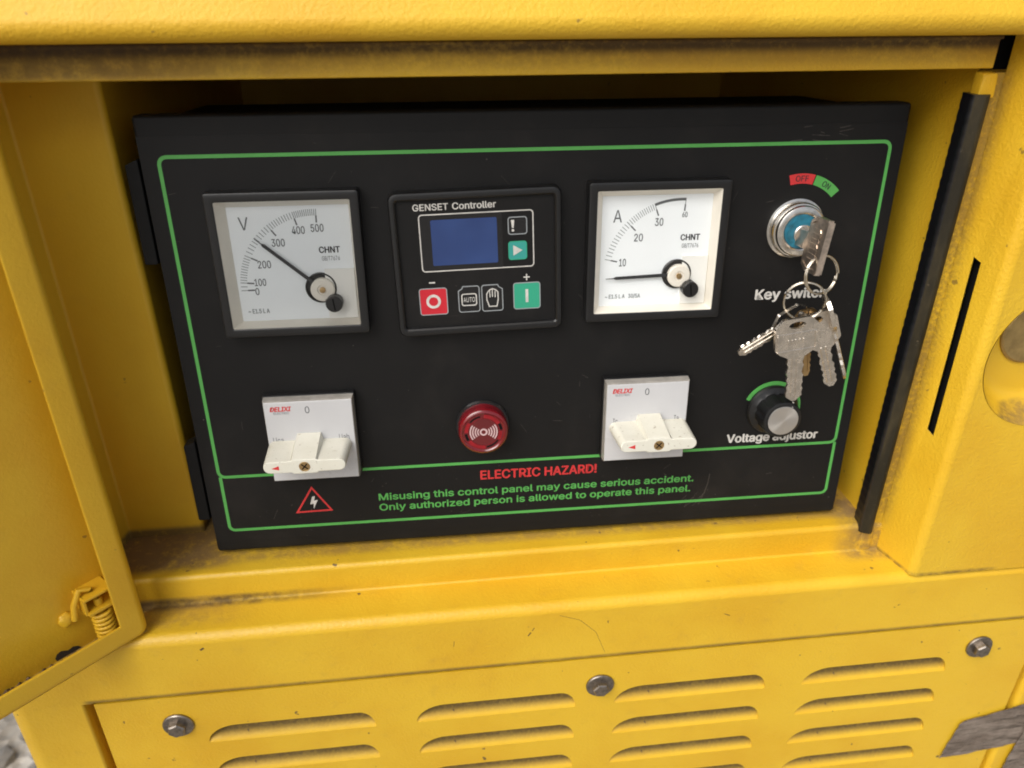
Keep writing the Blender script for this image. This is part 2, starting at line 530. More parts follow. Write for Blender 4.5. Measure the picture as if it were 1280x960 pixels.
# ------------------------------------------------------------------ the yellow cabinet
YF, YR = -45.4, -15.5                       # front plane, rebate plane
cab = empty('generator_cabinet', (0, 0.25, GZ * S))
tag(cab, 'yellow sheet metal generator cabinet with an open hatch round the black panel', 'generator')
CABINV = Matrix.Translation((0, -0.25, -GZ * S))

def cpart(o, parent=cab):
    o.parent = parent
    if parent is cab: o.matrix_parent_inverse = CABINV
    return o

# top beam: front face bending under, then the rebate lip hanging down behind it
bm = bmesh.new()
loft_profile(bm, fillet([(YF + 72, 470), (YF, 305.5), (YR - 3, 304.5)], [0, 7, 0], 8), -344, 620)
cpart(solidify(finish('top_beam', bm, 'beam', normals=False), 1.6, -1))
bm = bmesh.new()
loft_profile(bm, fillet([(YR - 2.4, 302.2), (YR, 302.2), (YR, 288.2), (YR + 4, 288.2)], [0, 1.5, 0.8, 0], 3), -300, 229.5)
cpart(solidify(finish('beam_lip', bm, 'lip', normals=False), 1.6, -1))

# sill: ledge, riser, lower ledge, front face
bm = bmesh.new()
sp = fillet([(362, -3.5), (YR, -3.5), (YR, -25), (YF, -25.0), (YF, -74), (YF + 9, -74)], [0, 3.2, 1.6, 6.5, 1.2, 0], 6)
loft_profile(bm, sp, -288, 247, nx=2)
cpart(solidify(finish('sill', bm, 'sill', normals=False), 1.6, -1))
bm = bmesh.new()
sp = fillet([(YF + 28, -26.2), (YF, -26.2), (YF, -74), (YF + 9, -74)], [0, 5.0, 1.2, 0], 6)
loft_profile(bm, sp, 247, 620)
cpart(solidify(finish('lower_rail', bm, 'sill', normals=False), 1.6, -1))

# hairline cracks and chips in the paint of the sill
M['chip'] = plain('chipped_paint', (0.10, 0.065, 0.03), 0.7, var=0.5, scale=300)
bm = bmesh.new()
def crack(pts, w):
    n0 = len(bm.verts)
    stroke(bm, fillet(pts, 6.0, 4) if len(pts) > 2 else pts, w, -YF - 0.05, -YF + 0.06)
crack([(9.0, -33.0), (22.4, -38.4), (33.5, -50.3), (40.4, -69.3)], 0.22)
crack([(-11.6, -48.5), (-9.6, -45.6)], 0.8); crack([(-8.9, -44.4), (-7.5, -41.9)], 0.5)
crack([(-215.3, -36.2), (-213.0, -34.6)], 1.3); crack([(-60, -52), (-59.4, -47.5)], 0.3); crack([(120, -44), (124, -46)], 0.5)
pc = cpart(finish('paint_chips', bm, 'chip', smooth=False)); pc['kind'] = 'stuff'

# left corner post: cabinet side, rounded corner, front face, return and the inner flange
bm = bmesh.new()
lp = fillet([(-344, 600), (-344, YF), (-288, YF), (-272, 29.3), (-223.8, 29.3), (-223.8, 362)], [0, 16, 2.5, 2.0, 3.5, 0], 6)
loft_profile(bm, lp, -25, 304.5, order='xy')
cpart(solidify(finish('corner_post', bm, 'inner', normals=False), 1.6, -1))
bm = bmesh.new()
lp = fillet([(-344, 600), (-344, YF), (-293.7, YF), (-293.7, YF + 12)], [0, 16, 1.5, 0], 6)
loft_profile(bm, lp, GZ, -74, order='xy')
lo = cpart(solidify(finish('lower_corner_post', bm, 'sill', normals=False), 1.6, -1))
bm = bmesh.new()
lp = fillet([(-344, 600), (-344, YF), (-288, YF)], [0, 16, 0], 6)
loft_profile(bm, lp, -74, -25, order='xy')
cpart(solidify(finish('corner_strip', bm, 'sill', normals=False), 1.6, -1))
bm = bmesh.new()
loft_profile(bm, [(-223.8, 360), (231, 360)], -6, 306, order='xy')
cpart(finish('back_wall', bm, 'inner', normals=False))
bm = bmesh.new()
loft_profile(bm, [(YR + 6, 304), (364, 304)], -345, 240)
cpart(finish('hatch_ceiling', bm, 'inner', normals=False))

# right inner wall of the hatch, ending in the edge that carries the rubber seal
bm = bmesh.new()
wp = fillet([(229, 362), (229, -12.5), (239.6, -13.8)], [0, 2.0, 0], 4)
loft_profile(bm, wp, -25, 286, order='xy')
cpart(solidify(finish('hatch_side_wall', bm, 'post', normals=False), 1.4, -1))
bm = bmesh.new()
loft_profile(bm, [(229, 362), (229, -6)], 286, 306, order='xy')
cpart(finish('upper_side_wall', bm, 'inner', normals=False))

# right post: slanted return with its slot, rounded corner, front face with a round hole for the lock cup
def fill_with_holes(bm, outer, holes, mapf):
    es = []
    for loop in [outer] + holes:
        vs = [bm.verts.new(mapf(*p)) for p in loop]
        for i in range(len(vs)):
            es.append(bm.edges.new((vs[i], vs[(i + 1) % len(vs)])))
    bmesh.ops.triangle_fill(bm, use_beauty=True, use_dissolve=False, edges=es)

CU, CZ, CR = 297.0, 134.0, 45.0
bm = bmesh.new()
A, B = Vector((239.0, YR)), Vector((247.0, YF))
ret_len = (B - A).length
ret = fillet([tuple(A), tuple(B), (300, YF)], [0, 6.0, 0], 8)
rs = (Vector(ret[1]) - A).length
slot = [(9.6, 191), (15.2, 189), (17.2, 79.5), (17.4, 77.0), (11.8, 79.0), (11.6, 81)]
fill_with_holes(bm, [(-1.5, -25), (rs, -25), (rs, 304), (-1.5, 304)], [slot], lambda s, z: (*(A + (B - A).normalized() * s), z))
loft_profile(bm, ret[1:-1], -25, 304, order='xy')
fx = ret[-2][0]
circ = [(CU + CR * math.cos(2 * PI * k / 56), CZ + CR * math.sin(2 * PI * k / 56)) for k in range(56)]
fill_with_holes(bm, [(fx, -25), (620, -25), (620, 304), (fx, 304)], [circ], lambda x, z: (x, YF, z))
bmesh.ops.remove_doubles(bm, verts=bm.verts, dist=0.01)
post = finish('hatch_side_post', bm, 'post')
if sum(p.normal.y * p.area for p in post.data.polygons) > 0: post.data.flip_normals()
cpart(solidify(post, 1.4, -1))
bm = bmesh.new()
box(bm, 246.5, 249, YR - 22, YR + 10, 60, 205)  # dark block standing in for the shade inside the slot
cpart(finish('slot_shade_block', bm, 'shade'))
# lock cup and lock
bm = bmesh.new()
prof = [(CR - 0.2, YF - 0.3), (CR - 1.4, YF + 1.2), (CR - 3, YF + 6), (CR - 6, YF + 14), (CR - 11, YF + 19), (CR - 16, YF + 20.5)]
lathe(bm, [(r, -y) for r, y in prof], CU, CZ, 56, cap=False)
cup = cpart(finish('lock_cup', bm, 'cup'))
lk = one('lock_cylinder', 'lock', None, lathe, [(19.5, 24.0), (19.5, 26.5), (18.3, 27.5), (0.0, 27.8)], CU - 4, CZ + 8, 36)
cpart(lk, cup)

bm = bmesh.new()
box(bm, 229.8, 246, -6, -2, 286.8, 306)  # dark plate added to paint the shade in the gap beside the lip
cpart(finish('gap_shade_plate', bm, 'shade'))
# rubber edge trim on the right side of the hatch
bm = bmesh.new()
sl = fillet([(223.0, -6), (221.2, -16.5), (230.2, -21.3), (231.8, -10)], [0, 3.0, 3.0, 0], 5)
zs = [-8 + 284.0 * i / 142 for i in range(143)]
rows = []
for i, z in enumerate(zs):
    k = 0.35 if (i % 3 == 0) else 0.0
    wob = 0.5 * math.sin(z * 0.021) + 0.25 * math.sin(z * 0.063 + 1)
    rows.append([bm.verts.new((x + (k if j < 5 else 0) + wob * 0.5, y + wob, z)) for j, (x, y) in enumerate(sl)])
for a, b in zip(rows, rows[1:]):
    for j in range(len(sl) - 1): bm.faces.new((a[j], a[j + 1], b[j + 1], b[j]))
bm.faces.new(rows[0]); bm.faces.new(rows[-1][::-1])
seal = finish('rubber_seal', bm, 'rubber', angle=50)
seal.data.materials.append(M['seal_face'])
for p in seal.data.polygons:
    if abs(p.normal.y) > 0.72: p.material_index = 1
cpart(seal)
seal['label'] = 'black rubber edge trim with a dusty brown face'
# bare metal tongue above the trim
bm = bmesh.new()
box(bm, 224.5, 233.5, -17, -9, 274, 286.5, 1.5)
for v in bm.verts: v.co += Vector((noise.noise(v.co * 0.2), noise.noise(v.co * 0.21 + Vector((5, 0, 0))), noise.noise(v.co * 0.19 + Vector((9, 0, 0))))) * 1.2
cpart(finish('weld_tab', bm, 'sill'))
bm = bmesh.new()
box(bm, 224.5, 233.0, -17, -9, -24, -6, 1.2)
cpart(finish('weld_tab', bm, 'sill'))

# ---- louvred lower panel
LX0, LX1, LZ1, LZ0 = -287.6, 361.0, -75.6, -430.0
LY = YF + 0.6
cols = [-225.0, -87.5, 50.0, 187.5]
LLEN, LH, RXL, RXR, LD = 110.0, 15.0, 20.0, 11.0, 9.0
rows_z = [-105.6 - 32.0 * k for k in range(6)]
def ltop(s):
    """height of the louvre opening above its lower edge, s along its length"""
    if s < RXL: return LH * math.sqrt(max(0, 1 - ((RXL - s) / RXL) ** 2))
    if s > LLEN - RXR: return LH * math.sqrt(max(0, 1 - ((s - LLEN + RXR) / RXR) ** 2))
    return LH
ss = [RXL * (1 - math.cos(PI / 2 * k / 8)) for k in range(9)] + [RXL + (LLEN - RXL - RXR) * k / 8 for k in range(1, 8)] + [LLEN - RXR + RXR * math.sin(PI / 2 * k / 7) for k in range(8)]
bm = bmesh.new()
holes = []
for zt in rows_z:
    for x0 in cols:
        zb = zt - LH
        holes.append([(x0 + s, zb + ltop(s)) for s in ss])
fill_with_holes(bm, [(LX0, LZ0), (LX1, LZ0), (LX1, LZ1), (LX0, LZ1)], holes, lambda x, z: (x, LY, z))
grille = finish('louvre_panel', bm, 'louvre_sheet', smooth=False)
if grille.data.polygons[0].normal.y > 0: grille.data.flip_normals()
cpart(solidify(grille, 1.5, -1))
# folded edge of the panel
bm = bmesh.new()
loft_profile(bm, fillet([(LX0 + 1.5, LY + 0.9), (LX0 - 1.2, LY + 0.7), (LX0 - 1.0, LY + 13)], [0, 1.6, 0], 5), LZ0, LZ1, order='xy')
cpart(finish('panel_fold', bm, 'louvre_sheet', normals=False), grille)
bm = bmesh.new()
loft_profile(bm, fillet([(LX1 - 1.5, LY + 0.9), (LX1 + 1.2, LY + 0.7), (LX1 + 1.0, LY + 13)], [0, 1.6, 0], 5), LZ0, LZ1, order='xy')
cpart(finish('panel_fold', bm, 'louvre_sheet', normals=False), grille)
# one louvre tongue, shared by all
bm = bmesh.new()
NT_ = 9
grid = []
for s in ss:
    top = ltop(s)
    e = top / LH
    colv = []
    for j in range(NT_ + 1):
        t = j / NT_
        dep = LD * e * (math.sin(t * PI / 2) ** 1.35)
        colv.append(bm.verts.new((s, dep, -LH + top * t)))
    colv.append(bm.verts.new((s, LD * e + 0.6, -LH + top + 5)))
    grid.append(colv)
for a, b in zip(grid, grid[1:]):
    for j in range(NT_ + 1):
        try: bm.faces.new((a[j], b[j], b[j + 1], a[j + 1]))
        except ValueError: pass
bmesh.ops.remove_doubles(bm, verts=bm.verts, dist=0.02)
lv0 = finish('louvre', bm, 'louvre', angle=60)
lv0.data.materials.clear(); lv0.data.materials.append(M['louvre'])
first = True
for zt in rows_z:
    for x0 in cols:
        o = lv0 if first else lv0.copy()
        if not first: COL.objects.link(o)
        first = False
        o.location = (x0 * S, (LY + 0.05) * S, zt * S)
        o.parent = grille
# dark sheet painted as the shade behind the louvres
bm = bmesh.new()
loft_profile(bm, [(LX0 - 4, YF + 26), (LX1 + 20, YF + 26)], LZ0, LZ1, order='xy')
cpart(finish('louvre_shade_sheet', bm, 'shade', normals=False))
# groove beside the panel and right hand frame strip
bm = bmesh.new()
loft_profile(bm, fillet([(-294.5, YF + 10.5), (LX0 + 2, YF + 10.5)], [0, 0], 1), LZ0, -73, order='xy')
cpart(finish('groove_floor', bm, 'sill', normals=False))
bm = bmesh.new()
lp = fillet([(LX1 + 0.5, YF + 11), (LX1 + 5.5, YF + 11), (LX1 + 7.0, YF), (620, YF)], [0, 2, 4, 0], 5)
loft_profile(bm, lp, GZ, -74.2, order='xy')
cpart(solidify(finish('lower_side_post', bm, 'sill', normals=False), 1.6, -1))
bm = bmesh.new()
loft_profile(bm, [(-294, YF + 3), (LX1 + 8, YF + 3)], GZ, LZ0 - 2, order='xy')
cpart(finish('lower_skirt', bm, 'yellow', normals=False))
# rest of the shell
bm = bmesh.new()
box(bm, -343, 619, 366, 600, GZ + 5, 468)
cpart(finish('cabinet_body', bm, 'yellow'))

bm = bmesh.new()
loft_profile(bm, [(618.2, YF + 1), (618.2, 366)], GZ, 304, order='xy')
cpart(finish('end_wall', bm, 'yellow', normals=False))
bm = bmesh.new()
box(bm, -343.5, 619.5, YF + 70.5, 366.5, 466, 469.5)
cpart(finish('roof_sheet', bm, 'yellow'))

# hexagon flange bolts
bm = bmesh.new()
lathe(bm, [(9.8, 0.2), (9.8, 1.3), (9.2, 1.9), (6.9, 2.3)], 0, 0, 36)
hexp = [(0.0, 0.0)]
rings = []
for r, d in ((5.9, 2.0), (5.9, 5.4), (5.0, 6.3)):
    rings.append([bm.verts.new((r * math.cos(PI / 3 * k + 0.35), -d, r * math.sin(PI / 3 * k + 0.35))) for k in range(6)])
for a, b in zip(rings, rings[1:]):
    for k in range(6): bm.faces.new((a[k], a[(k + 1) % 6], b[(k + 1) % 6], b[k]))
bm.faces.new(rings[-1])
bolt = finish('bolt', bm, 'steel')
for i, (x, z, a) in enumerate(((-240.9, -100.3, 0.0), (38.8, -100.6, 0.5), (317.6, -98.2, 0.9))):
    o = bolt if i == 0 else bolt.copy()
    if i: COL.objects.link(o)
    o.location = (x * S, LY * S, z * S)
    o.rotation_euler = (0, a, 0)
    o.parent = grille

# ---- open hatch door (pan with a folded rim), swung out on its left hand hinge
DO = Vector((-243.5, -39.0, 0))
DT = Vector((-0.7188, -0.6952, 0))
DN = Vector((0.6952, -0.7188, 0))            # inner side of the door, towards the room in front
def dmap(t, n, z): return DO + DT * t + DN * n + Vector((0, 0, z))
DW, DZ0, DZ1, DD, RIM = 505.0, -24.0, 297.0, 19.0, 15.2
def door_mesh(bm, fn):
    for v in bm.verts: v.co = dmap(v.co.x, v.co.y, v.co.z)
# skin
bm = bmesh.new(); box(bm, 1.2, DW - 1.2, -DD - 1.4, -DD, DZ0 + 1.2, DZ1 - 1.2); door_mesh(bm, None)
hatch = cpart(finish('hatch_door', bm, 'door'))
hatch['label'] = 'open yellow hatch door seen from its inner side'
# rim: outer fold rounded, inner edge raw; mitred loops (t,z) with (inset, depth)
bm = bmesh.new()
prof = [(0.2, -DD), (0.0, -6.0)] + [(4.5 * (1 - math.cos(a)), -4.5 + 4.5 * math.sin(a)) for a in (0.15, 0.5, 0.9, 1.25, PI / 2)] + [(RIM - 0.8, 0.0), (RIM, -0.5), (RIM, -1.8), (RIM - 2, -2.2)]
loops = []
for ins, dep in prof:
    r = max(0.4, 6.0 - ins * 0.75)
    pts = rrect(ins, DW - ins, DZ0 + ins, DZ1 - ins, r if ins < 6 else 0.6, 5)
    loops.append([bm.verts.new((t, dep, z)) for t, z in pts])
for a, b in zip(loops, loops[1:]):
    n = len(a)
    for k in range(n): bm.faces.new((a[k], a[(k + 1) % n], b[(k + 1) % n], b[k]))
door_mesh(bm, None)
cpart(finish('rim', bm, 'door'), hatch)
# channel floor along the bottom with a ragged drain hole, seen over the rim
bm = bmesh.new()
nseg = 120
lo_, hi_ = [], []
for i in range(nseg + 1):
    t = 1 + (DW - 2) * i / nseg
    lo_.append(t)
hole = [(33.5, -8.5), (36, -6.0), (40, -6.8), (44.5, -4.2), (46.0, -5.5), (45, -9.0), (40, -11.5), (35.5, -12.2)]
fill_with_holes(bm, [(1, -DD), (DW - 1, -DD), (DW - 1, -1), (1, -1)], [hole], lambda t, n: (t, n, DZ0 + 1.4))
door_mesh(bm, None)
cpart(finish('bottom_channel', bm, 'door_wall', smooth=False), hatch)
bm = bmesh.new()
rag = [(33.0, -22.3), (34.5, -20.0), (37, -18.6), (40, -19.2), (43.5, -17.0), (46.0, -17.8), (47.5, -20.0), (47, -22.3)]
bm.faces.new([bm.verts.new((t, -DD + 0.15, z)) for t, z in rag]); door_mesh(bm, None)  # dark patch painted on the skin for the shade of the hole
cpart(finish('drain_shade_patch', bm, plain('drain_shadow', (0.035, 0.027, 0.018), 0.9), smooth=False), hatch)
# dirt crumbs in the channel
bm = bmesh.new()
for i in range(70):
    t, n = random.uniform(14, 95), random.uniform(-18, -12)
    r = random.uniform(0.5, 1.8)
    gg = bmesh.ops.create_icosphere(bm, subdivisions=1, radius=r)
    for v in gg['verts']: v.co *= 1 + random.uniform(-0.3, 0.3)
    bmesh.ops.translate(bm, vec=(t, n, DZ0 + 1.4 + r * 0.4), verts=gg['verts'])
door_mesh(bm, None)
cr = cpart(finish('dirt_crumbs', bm, plain('dry_dirt', (0.16, 0.10, 0.05), 0.9, var=0.5, scale=200)), hatch)
cr['kind'] = 'stuff'
# spring loaded hinge pin in the lower corner
bm = bmesh.new()
turns, per = 8, 16
pts = []
for i in range(turns * per + 1):
    a = 2 * PI * i / per
    pts.append(Vector((19.5 + 5.2 * math.cos(a), -9.5 + 5.2 * math.sin(a), -20 + 25.0 * i / (turns * per))))
def tube(bm, pts, r, n=8, closed=False):
    rings = []
    for i, p in enumerate(pts):
        a = pts[i - 1] if i or closed else p
        b = pts[(i + 1) % len(pts)] if i < len(pts) - 1 or closed else p
        t = (b - a).normalized()
        ref = Vector((0, 0, 1)) if abs(t.z) < 0.9 else Vector((1, 0, 0))
        x = t.cross(ref).normalized(); y = t.cross(x)
        rings.append([bm.verts.new(p + x * r * math.cos(2 * PI * k / n) + y * r * math.sin(2 * PI * k / n)) for k in range(n)])
    for a, b in list(zip(rings, rings[1:])) + ([(rings[-1], rings[0])] if closed else []):
        for k in range(n): bm.faces.new((a[k], a[(k + 1) % n], b[(k + 1) % n], b[k]))
    if not closed:
        bm.faces.new(rings[0][::-1]); bm.faces.new(rings[-1])
tube(bm, pts, 1.2, 8)
for v in bm.verts: v.co += Vector((noise.noise(v.co * 0.5), noise.noise(v.co * 0.5 + Vector((7, 0, 0))), noise.noise(v.co * 0.5 + Vector((0, 9, 0))))) * 0.35
door_mesh(bm, None)
cpart(finish('spring', bm, 'door', angle=60), hatch)
bm = bmesh.new()
tube(bm, [Vector((19.5, -9.5, -23)), Vector((19.5, -9.5, 13))], 2.6, 12)
door_mesh(bm, None)
cpart(finish('hinge_pin', bm, 'door', angle=50), hatch)
bm = bmesh.new()
box(bm, 12, 27.5, -DD, -4, 6.0, 8.2, 0.6)
box(bm, 12, 28.0, -DD, -4, 17, 18.8, 0.6)
box(bm, 26.5, 28.5, -DD, -6, 6.0, 18.8, 0.6)
door_mesh(bm, None)
cpart(finish('hinge_bracket', bm, 'door'), hatch)
bm = bmesh.new()
tube(bm, [Vector((19.5, -9.5, 13)), Vector((22, -9.5, 21)), Vector((27, -10, 23)), Vector((31.5, -11, 14)), Vector((33, -12, 4))], 1.9, 10)
door_mesh(bm, None)
cpart(finish('pin_handle', bm, 'door', angle=60), hatch)
bm = bmesh.new()
gg = bmesh.ops.create_icosphere(bm, subdivisions=3, radius=5.0)
for v in bm.verts:
    v.co *= 1 + 0.22 * noise.noise(v.co * 0.35)
    v.co.y *= 0.55
bmesh.ops.translate(bm, vec=(35.5, -DD + 1.0, 2.0), verts=bm.verts)
door_mesh(bm, None)
cpart(finish('weld_blob', bm, 'door', angle=60), hatch)

# ------------------------------------------------------------------ the black control panel
cp = empty('control_panel')
cp.matrix_world = Matrix(((0.9999188, 0.0127202, 0.0007576, 0), (-0.0127428, 0.9981501, 0.0594470, 0), (0.0, -0.0594519, 0.9982312, 0), (0, 0, 0, 1)))
tag(cp, 'black metal control panel box with meters, switches and green border lines', 'control panel')

one('panel_box', 'box', cp, pbox, -205.5, 203.0, 2.5, 264.5, -128, -14.5, 1.5)
pd = one('panel_door', 'case', cp, pbox, -209, 209, 0, 269, -14, 0, 2.2, 3)
one('overlay_film', 'film', pd, pbox, -208.2, 208.2, 8.3, 258.6, -0.2, 0.22, 0.2, 2)
for h0, h1 in ((190.9, 247.0), (23.6, 80.0)):
    bm = bmesh.new()
    pbox(bm, -217.6, -210.2, h0, h1, -13, -2.0, 1.2)
    for v in bm.verts:
        if v.co.z > h1 - 3 and v.co.x < -213: v.co.z -= 2.2
    finish('hinge', bm, 'box', cp)
# green border: upper and lower frame sharing the middle line
bm = bmesh.new(); stroke(bm, rrect(-199, 200.2, 55.9, 248.4, 4.0), 1.9, 0.2, 0.34, True)
finish('border_line', bm, 'green', pd, smooth=False)
lower = fillet([(-198.4, 55.9), (-198.4, 16.5), (200.0, 16.5), (200.0, 55.9)], 3.5, 4)
bm = bmesh.new(); stroke(bm, lower, 1.9, 0.2, 0.34)
finish('border_line', bm, 'green', pd, smooth=False)
# warning print
bm = bmesh.new(); stroke(bm, [(-144.0, 44.6), (-133.2, 27.4), (-154.8, 27.0)], 1.1, 0.2, 0.34, True)
wt = finish('warning_triangle', bm, 'red', pd, smooth=False)
bm = bmesh.new(); poly(bm, [(-144.4, 38.0), (-142.6, 38.2), (-143.6, 35.0), (-141.2, 35.4), (-144.3, 28.8), (-144.0, 32.8), (-146.2, 32.4)], 0.2, 0.34)
finish('lightning_mark', bm, 'white', pd, smooth=False)
lettering('ELECTRIC HAZARD!', -36.6, 43.5, 0.3, 'red', pd, width=75.6, cap=6.3, bold=0.22)
lettering('Misusing this control panel may cause serious accident.', -102.5, 32.3, 0.3, 'green', pd, width=207.7, cap=5.0, bold=0.20)
lettering('Only authorized person is allowed to operate this panel.', -102.6, 24.5, 0.3, 'green', pd, width=206.3, cap=5.0, bold=0.20)
lettering('Key switch', 132.2, 158.0, 0.3, 'white', pd, width=44.5, cap=6.2, bold=0.28)
lettering('Voltage adjustor', 125.2, 60.0, 0.3, 'white', pd, width=61.5, cap=6.0, bold=0.28)

# fine scratches and scuffs in the film
M['scuff'] = plain('scuffed_film', (0.085, 0.075, 0.062), 0.6, var=0.5, scale=400)
bm = bmesh.new()
def scr(pts, w=0.22):
    stroke(bm, pts, w, 0.2, 0.25 + random.uniform(0, 0.02))
scr([(116.2, 37.1), (115.6, 30), (114.0, 23), (110.6, 13.5)], 0.35)
for i in range(9):
    u, h = 106 + random.uniform(-9, 6), 13 + random.uniform(-3, 5)
    a = math.radians(random.uniform(35, 65)); L = random.uniform(3, 9)
    scr([(u, h), (u + L * 0.5 * math.cos(a) + random.uniform(-.4, .4), h + L * 0.5 * math.sin(a)), (u + L * math.cos(a), h + L * math.sin(a))], random.uniform(0.12, 0.3))
for i in range(10):
    u, h = 155 + random.uniform(-16, 16), 254.5 + random.uniform(-6, 2.5)
    L = random.uniform(2, 9); a = random.uniform(-0.3, 0.3)
    scr([(u, h), (u + L * math.cos(a), h + L * math.sin(a))], random.uniform(0.12, 0.28))
for i in range(46):
    u, h = random.uniform(-200, 198), random.uniform(12, 255)
    L = random.uniform(1.0, 8); a = random.uniform(0, PI)
    scr([(u, h), (u + L * math.cos(a), h + L * math.sin(a))], random.uniform(0.08, 0.16))
for i in range(120):
    u, h = random.uniform(-204, 204), 8.5 + abs(random.gauss(0, 1)) * (30 if i % 2 else 110)
    if h > 256: continue
    r = random.uniform(0.12, 0.4)
    poly(bm, [(u - r, h), (u, h - r * random.uniform(.6, 1.2)), (u + r, h + 0.1), (u, h + r)], 0.2, 0.27)
sf = finish('film_scratches', bm, 'scuff', pd, smooth=False)
sf['kind'] = 'stuff'

# ---- square panel meters
def meter(name, cu, ch, sl, sr, st, sb, tip, spec, label):
    D0, DF = 0.9, 9.0
    bm = bmesh.new()
    loops = []
    for half, d, r in ((40.4, 0.0, 1.5), (40.3, 7.6, 1.5), (39.9, 8.6, 1.4), (39.0, 9.0, 1.2), (36.0, 9.0, 1.0), (35.4, 8.6, 0.8), (35.3, 8.0, 0.8)):
        loops.append([bm.verts.new((cu + a, -d, ch + b)) for a, b in rrect(-half, half, -half, half, r, 3)])
    for a, b in zip(loops, loops[1:]):
        n = len(a)
        for k in range(n): bm.faces.new((a[k], a[(k + 1) % n], b[(k + 1) % n], b[k]))
    m = finish(name, bm, 'black', cp)
    m['label'] = label
    # pale sloping inner frame
    o_ = rrect(cu - 35.3, cu + 35.3, ch - 35.3, ch + 35.3, 0.8, 3)
    i_ = rrect(cu - 35.3 + sl, cu + 35.3 - sr, ch - 35.3 + sb, ch + 35.3 - st, 0.5, 3)
    bm = bmesh.new()
    a = [bm.verts.new((u, -8.1, h)) for u, h in o_]
    b = [bm.verts.new((u, -D0, h)) for u, h in i_]
    n = len(a)
    for k in range(n): bm.faces.new((a[k], a[(k + 1) % n], b[(k + 1) % n], b[k]))
    finish('inner_frame', bm, 'cream', m)
    bm = bmesh.new(); poly(bm, i_, 0.3, D0 - 0.02)
    finish('dial_plate', bm, 'dial', m, smooth=False)
    pu, ph = cu + 14.5, ch - 14.7
    DM = D0 + 0.06
    # cream corner cover round the movement
    q = [(cu + 17.4, ch - 4.2), (cu + 35.3 - sr - 0.1, ch - 4.2), (cu + 35.3 - sr - 0.1, ch - 35.3 + sb + 0.1), (cu + 17.4, ch - 35.3 + sb + 0.1)]
    bm = bmesh.new(); poly(bm, q, D0, D0 + 1.1); finish('corner_cover', bm, 'cover', m, smooth=False)
    # scale
    angs = spec['angs']
    bm = bmesh.new()
    bg_ = bmesh.new()
    for val, ang in angs:
        p0, p1 = arc(pu, ph, 36.6, ang, ang, 1)[0], arc(pu, ph, 40.4, ang, ang, 1)[0]
        stroke(bm, [p0, p1], 0.8, D0, DM)
    for (v0, a0), (v1, a1), k in zip(angs, angs[1:], spec['minor']):
        for i in range(k + 1):
            f = i / k
            ang = a0 + (a1 - a0) * (f if a0 - a1 < 22 else f ** 0.92)
            p0, p1 = arc(pu, ph, 40.4, ang, ang, 1)[0], arc(pu, ph, 44.0, ang, ang, 1)[0]
            stroke(bg_, [p0, p1], 0.42, D0, DM)
    if spec.get('thick'):
        stroke(bm, arc(pu, ph, 43.2, *spec['thick'], 18), 1.5, D0, DM)
    finish('scale_ticks', bm, 'ink_mid', m, smooth=False)
    finish('fine_scale_ticks', bg_, 'ink_grey', m, smooth=False)
    for txt, x, y, cap, w in spec['num']:
        lettering(txt, x, y - cap / 2, DM, 'ink_mid', m, name='numeral', align='c', cap=cap, width=w, bold=0.08)
    lettering(spec['unit'], spec['upos'][0], spec['upos'][1], DM, 'ink_mid', m, name='unit_letter', align='c', cap=7.0, width=spec['uw'])
    lettering('CHNT', cu + 21.2, ch + 5.0, DM, 'ink', m, align='c', cap=3.4, width=11.2, bold=0.25)
    lettering('GB/T7676', cu + 21.5, ch + 0.6, DM, 'ink_mid', m, align='c', cap=2.5, width=9.8)
    lettering(spec['foot'], cu - 27.3, ch - 28.6, DM, 'ink_grey', m, cap=2.5, width=spec['footw'], bold=0.2)
    # needle and movement
    tu, th = cu + tip[0], ch + tip[1]
    v = Vector((tu - pu, th - ph)).normalized(); nrm = Vector((-v.y, v.x))
    L = Vector((tu - pu, th - ph)).length
    pt = lambda s, w: (pu + v.x * s + nrm.x * w, ph + v.y * s + nrm.y * w)
    bm = bmesh.new()
    poly(bm, [pt(4, 0.95), pt(L - 6, 0.85), pt(L - 4.5, 0.2), pt(L, 0.12), pt(L, -0.12), pt(L - 4.5, -0.2), pt(L - 6, -0.85), pt(4, -0.95)], 2.5, 3.1)
    finish('needle', bm, 'ink', m, smooth=False)
    bm = bmesh.new(); lathe(bm, [(8.7, D0), (8.7, 2.2), (8.2, 2.5), (7.2, 1.4), (0, 1.4)], pu, ph, 36)
    finish('movement_well', bm, 'black', m)
    bm = bmesh.new(); lathe(bm, [(6.7, 1.4), (6.7, 3.6), (6.0, 4.2), (3.0, 4.3), (2.7, 3.6), (0, 3.6)], pu + 1.0, ph - 0.8, 36)
    hub = finish('hub', bm, 'cream', m)
    bm = bmesh.new(); lathe(bm, [(1.7, 3.5), (1.6, 4.6), (0, 4.8)], pu + 1.0, ph - 0.8, 20)
    finish('pivot', bm, 'brass', m)
    bm = bmesh.new()
    d_ = Vector((6.4, -8.0)).normalized(); n_ = Vector((-d_.y, d_.x))
    k = lambda s, w: (pu + 1 + d_.x * s + n_.x * w, ph - 0.8 + d_.y * s + n_.y * w)
    poly(bm, [k(5, 3.0), k(9, 2.6), k(9, -2.6), k(5, -3.0)], 2.0, 5.0)
    finish('adjuster_arm', bm, 'clear', m)
    # window and zero screw through it
    bm = bmesh.new()
    vs = [bm.verts.new((cu + a, -8.3, ch + b)) for a, b in rrect(-35.2, 35.2, -35.2, 35.2, 0.8, 2)]
    bm.faces.new(vs)
    finish('window', bm, 'glass', m, smooth=False)
    bm = bmesh.new(); lathe(bm, [(4.7, 3.0), (4.7, 8.6), (4.2, 9.2), (0, 9.3)], cu + 21.6, ch - 22.6, 30)
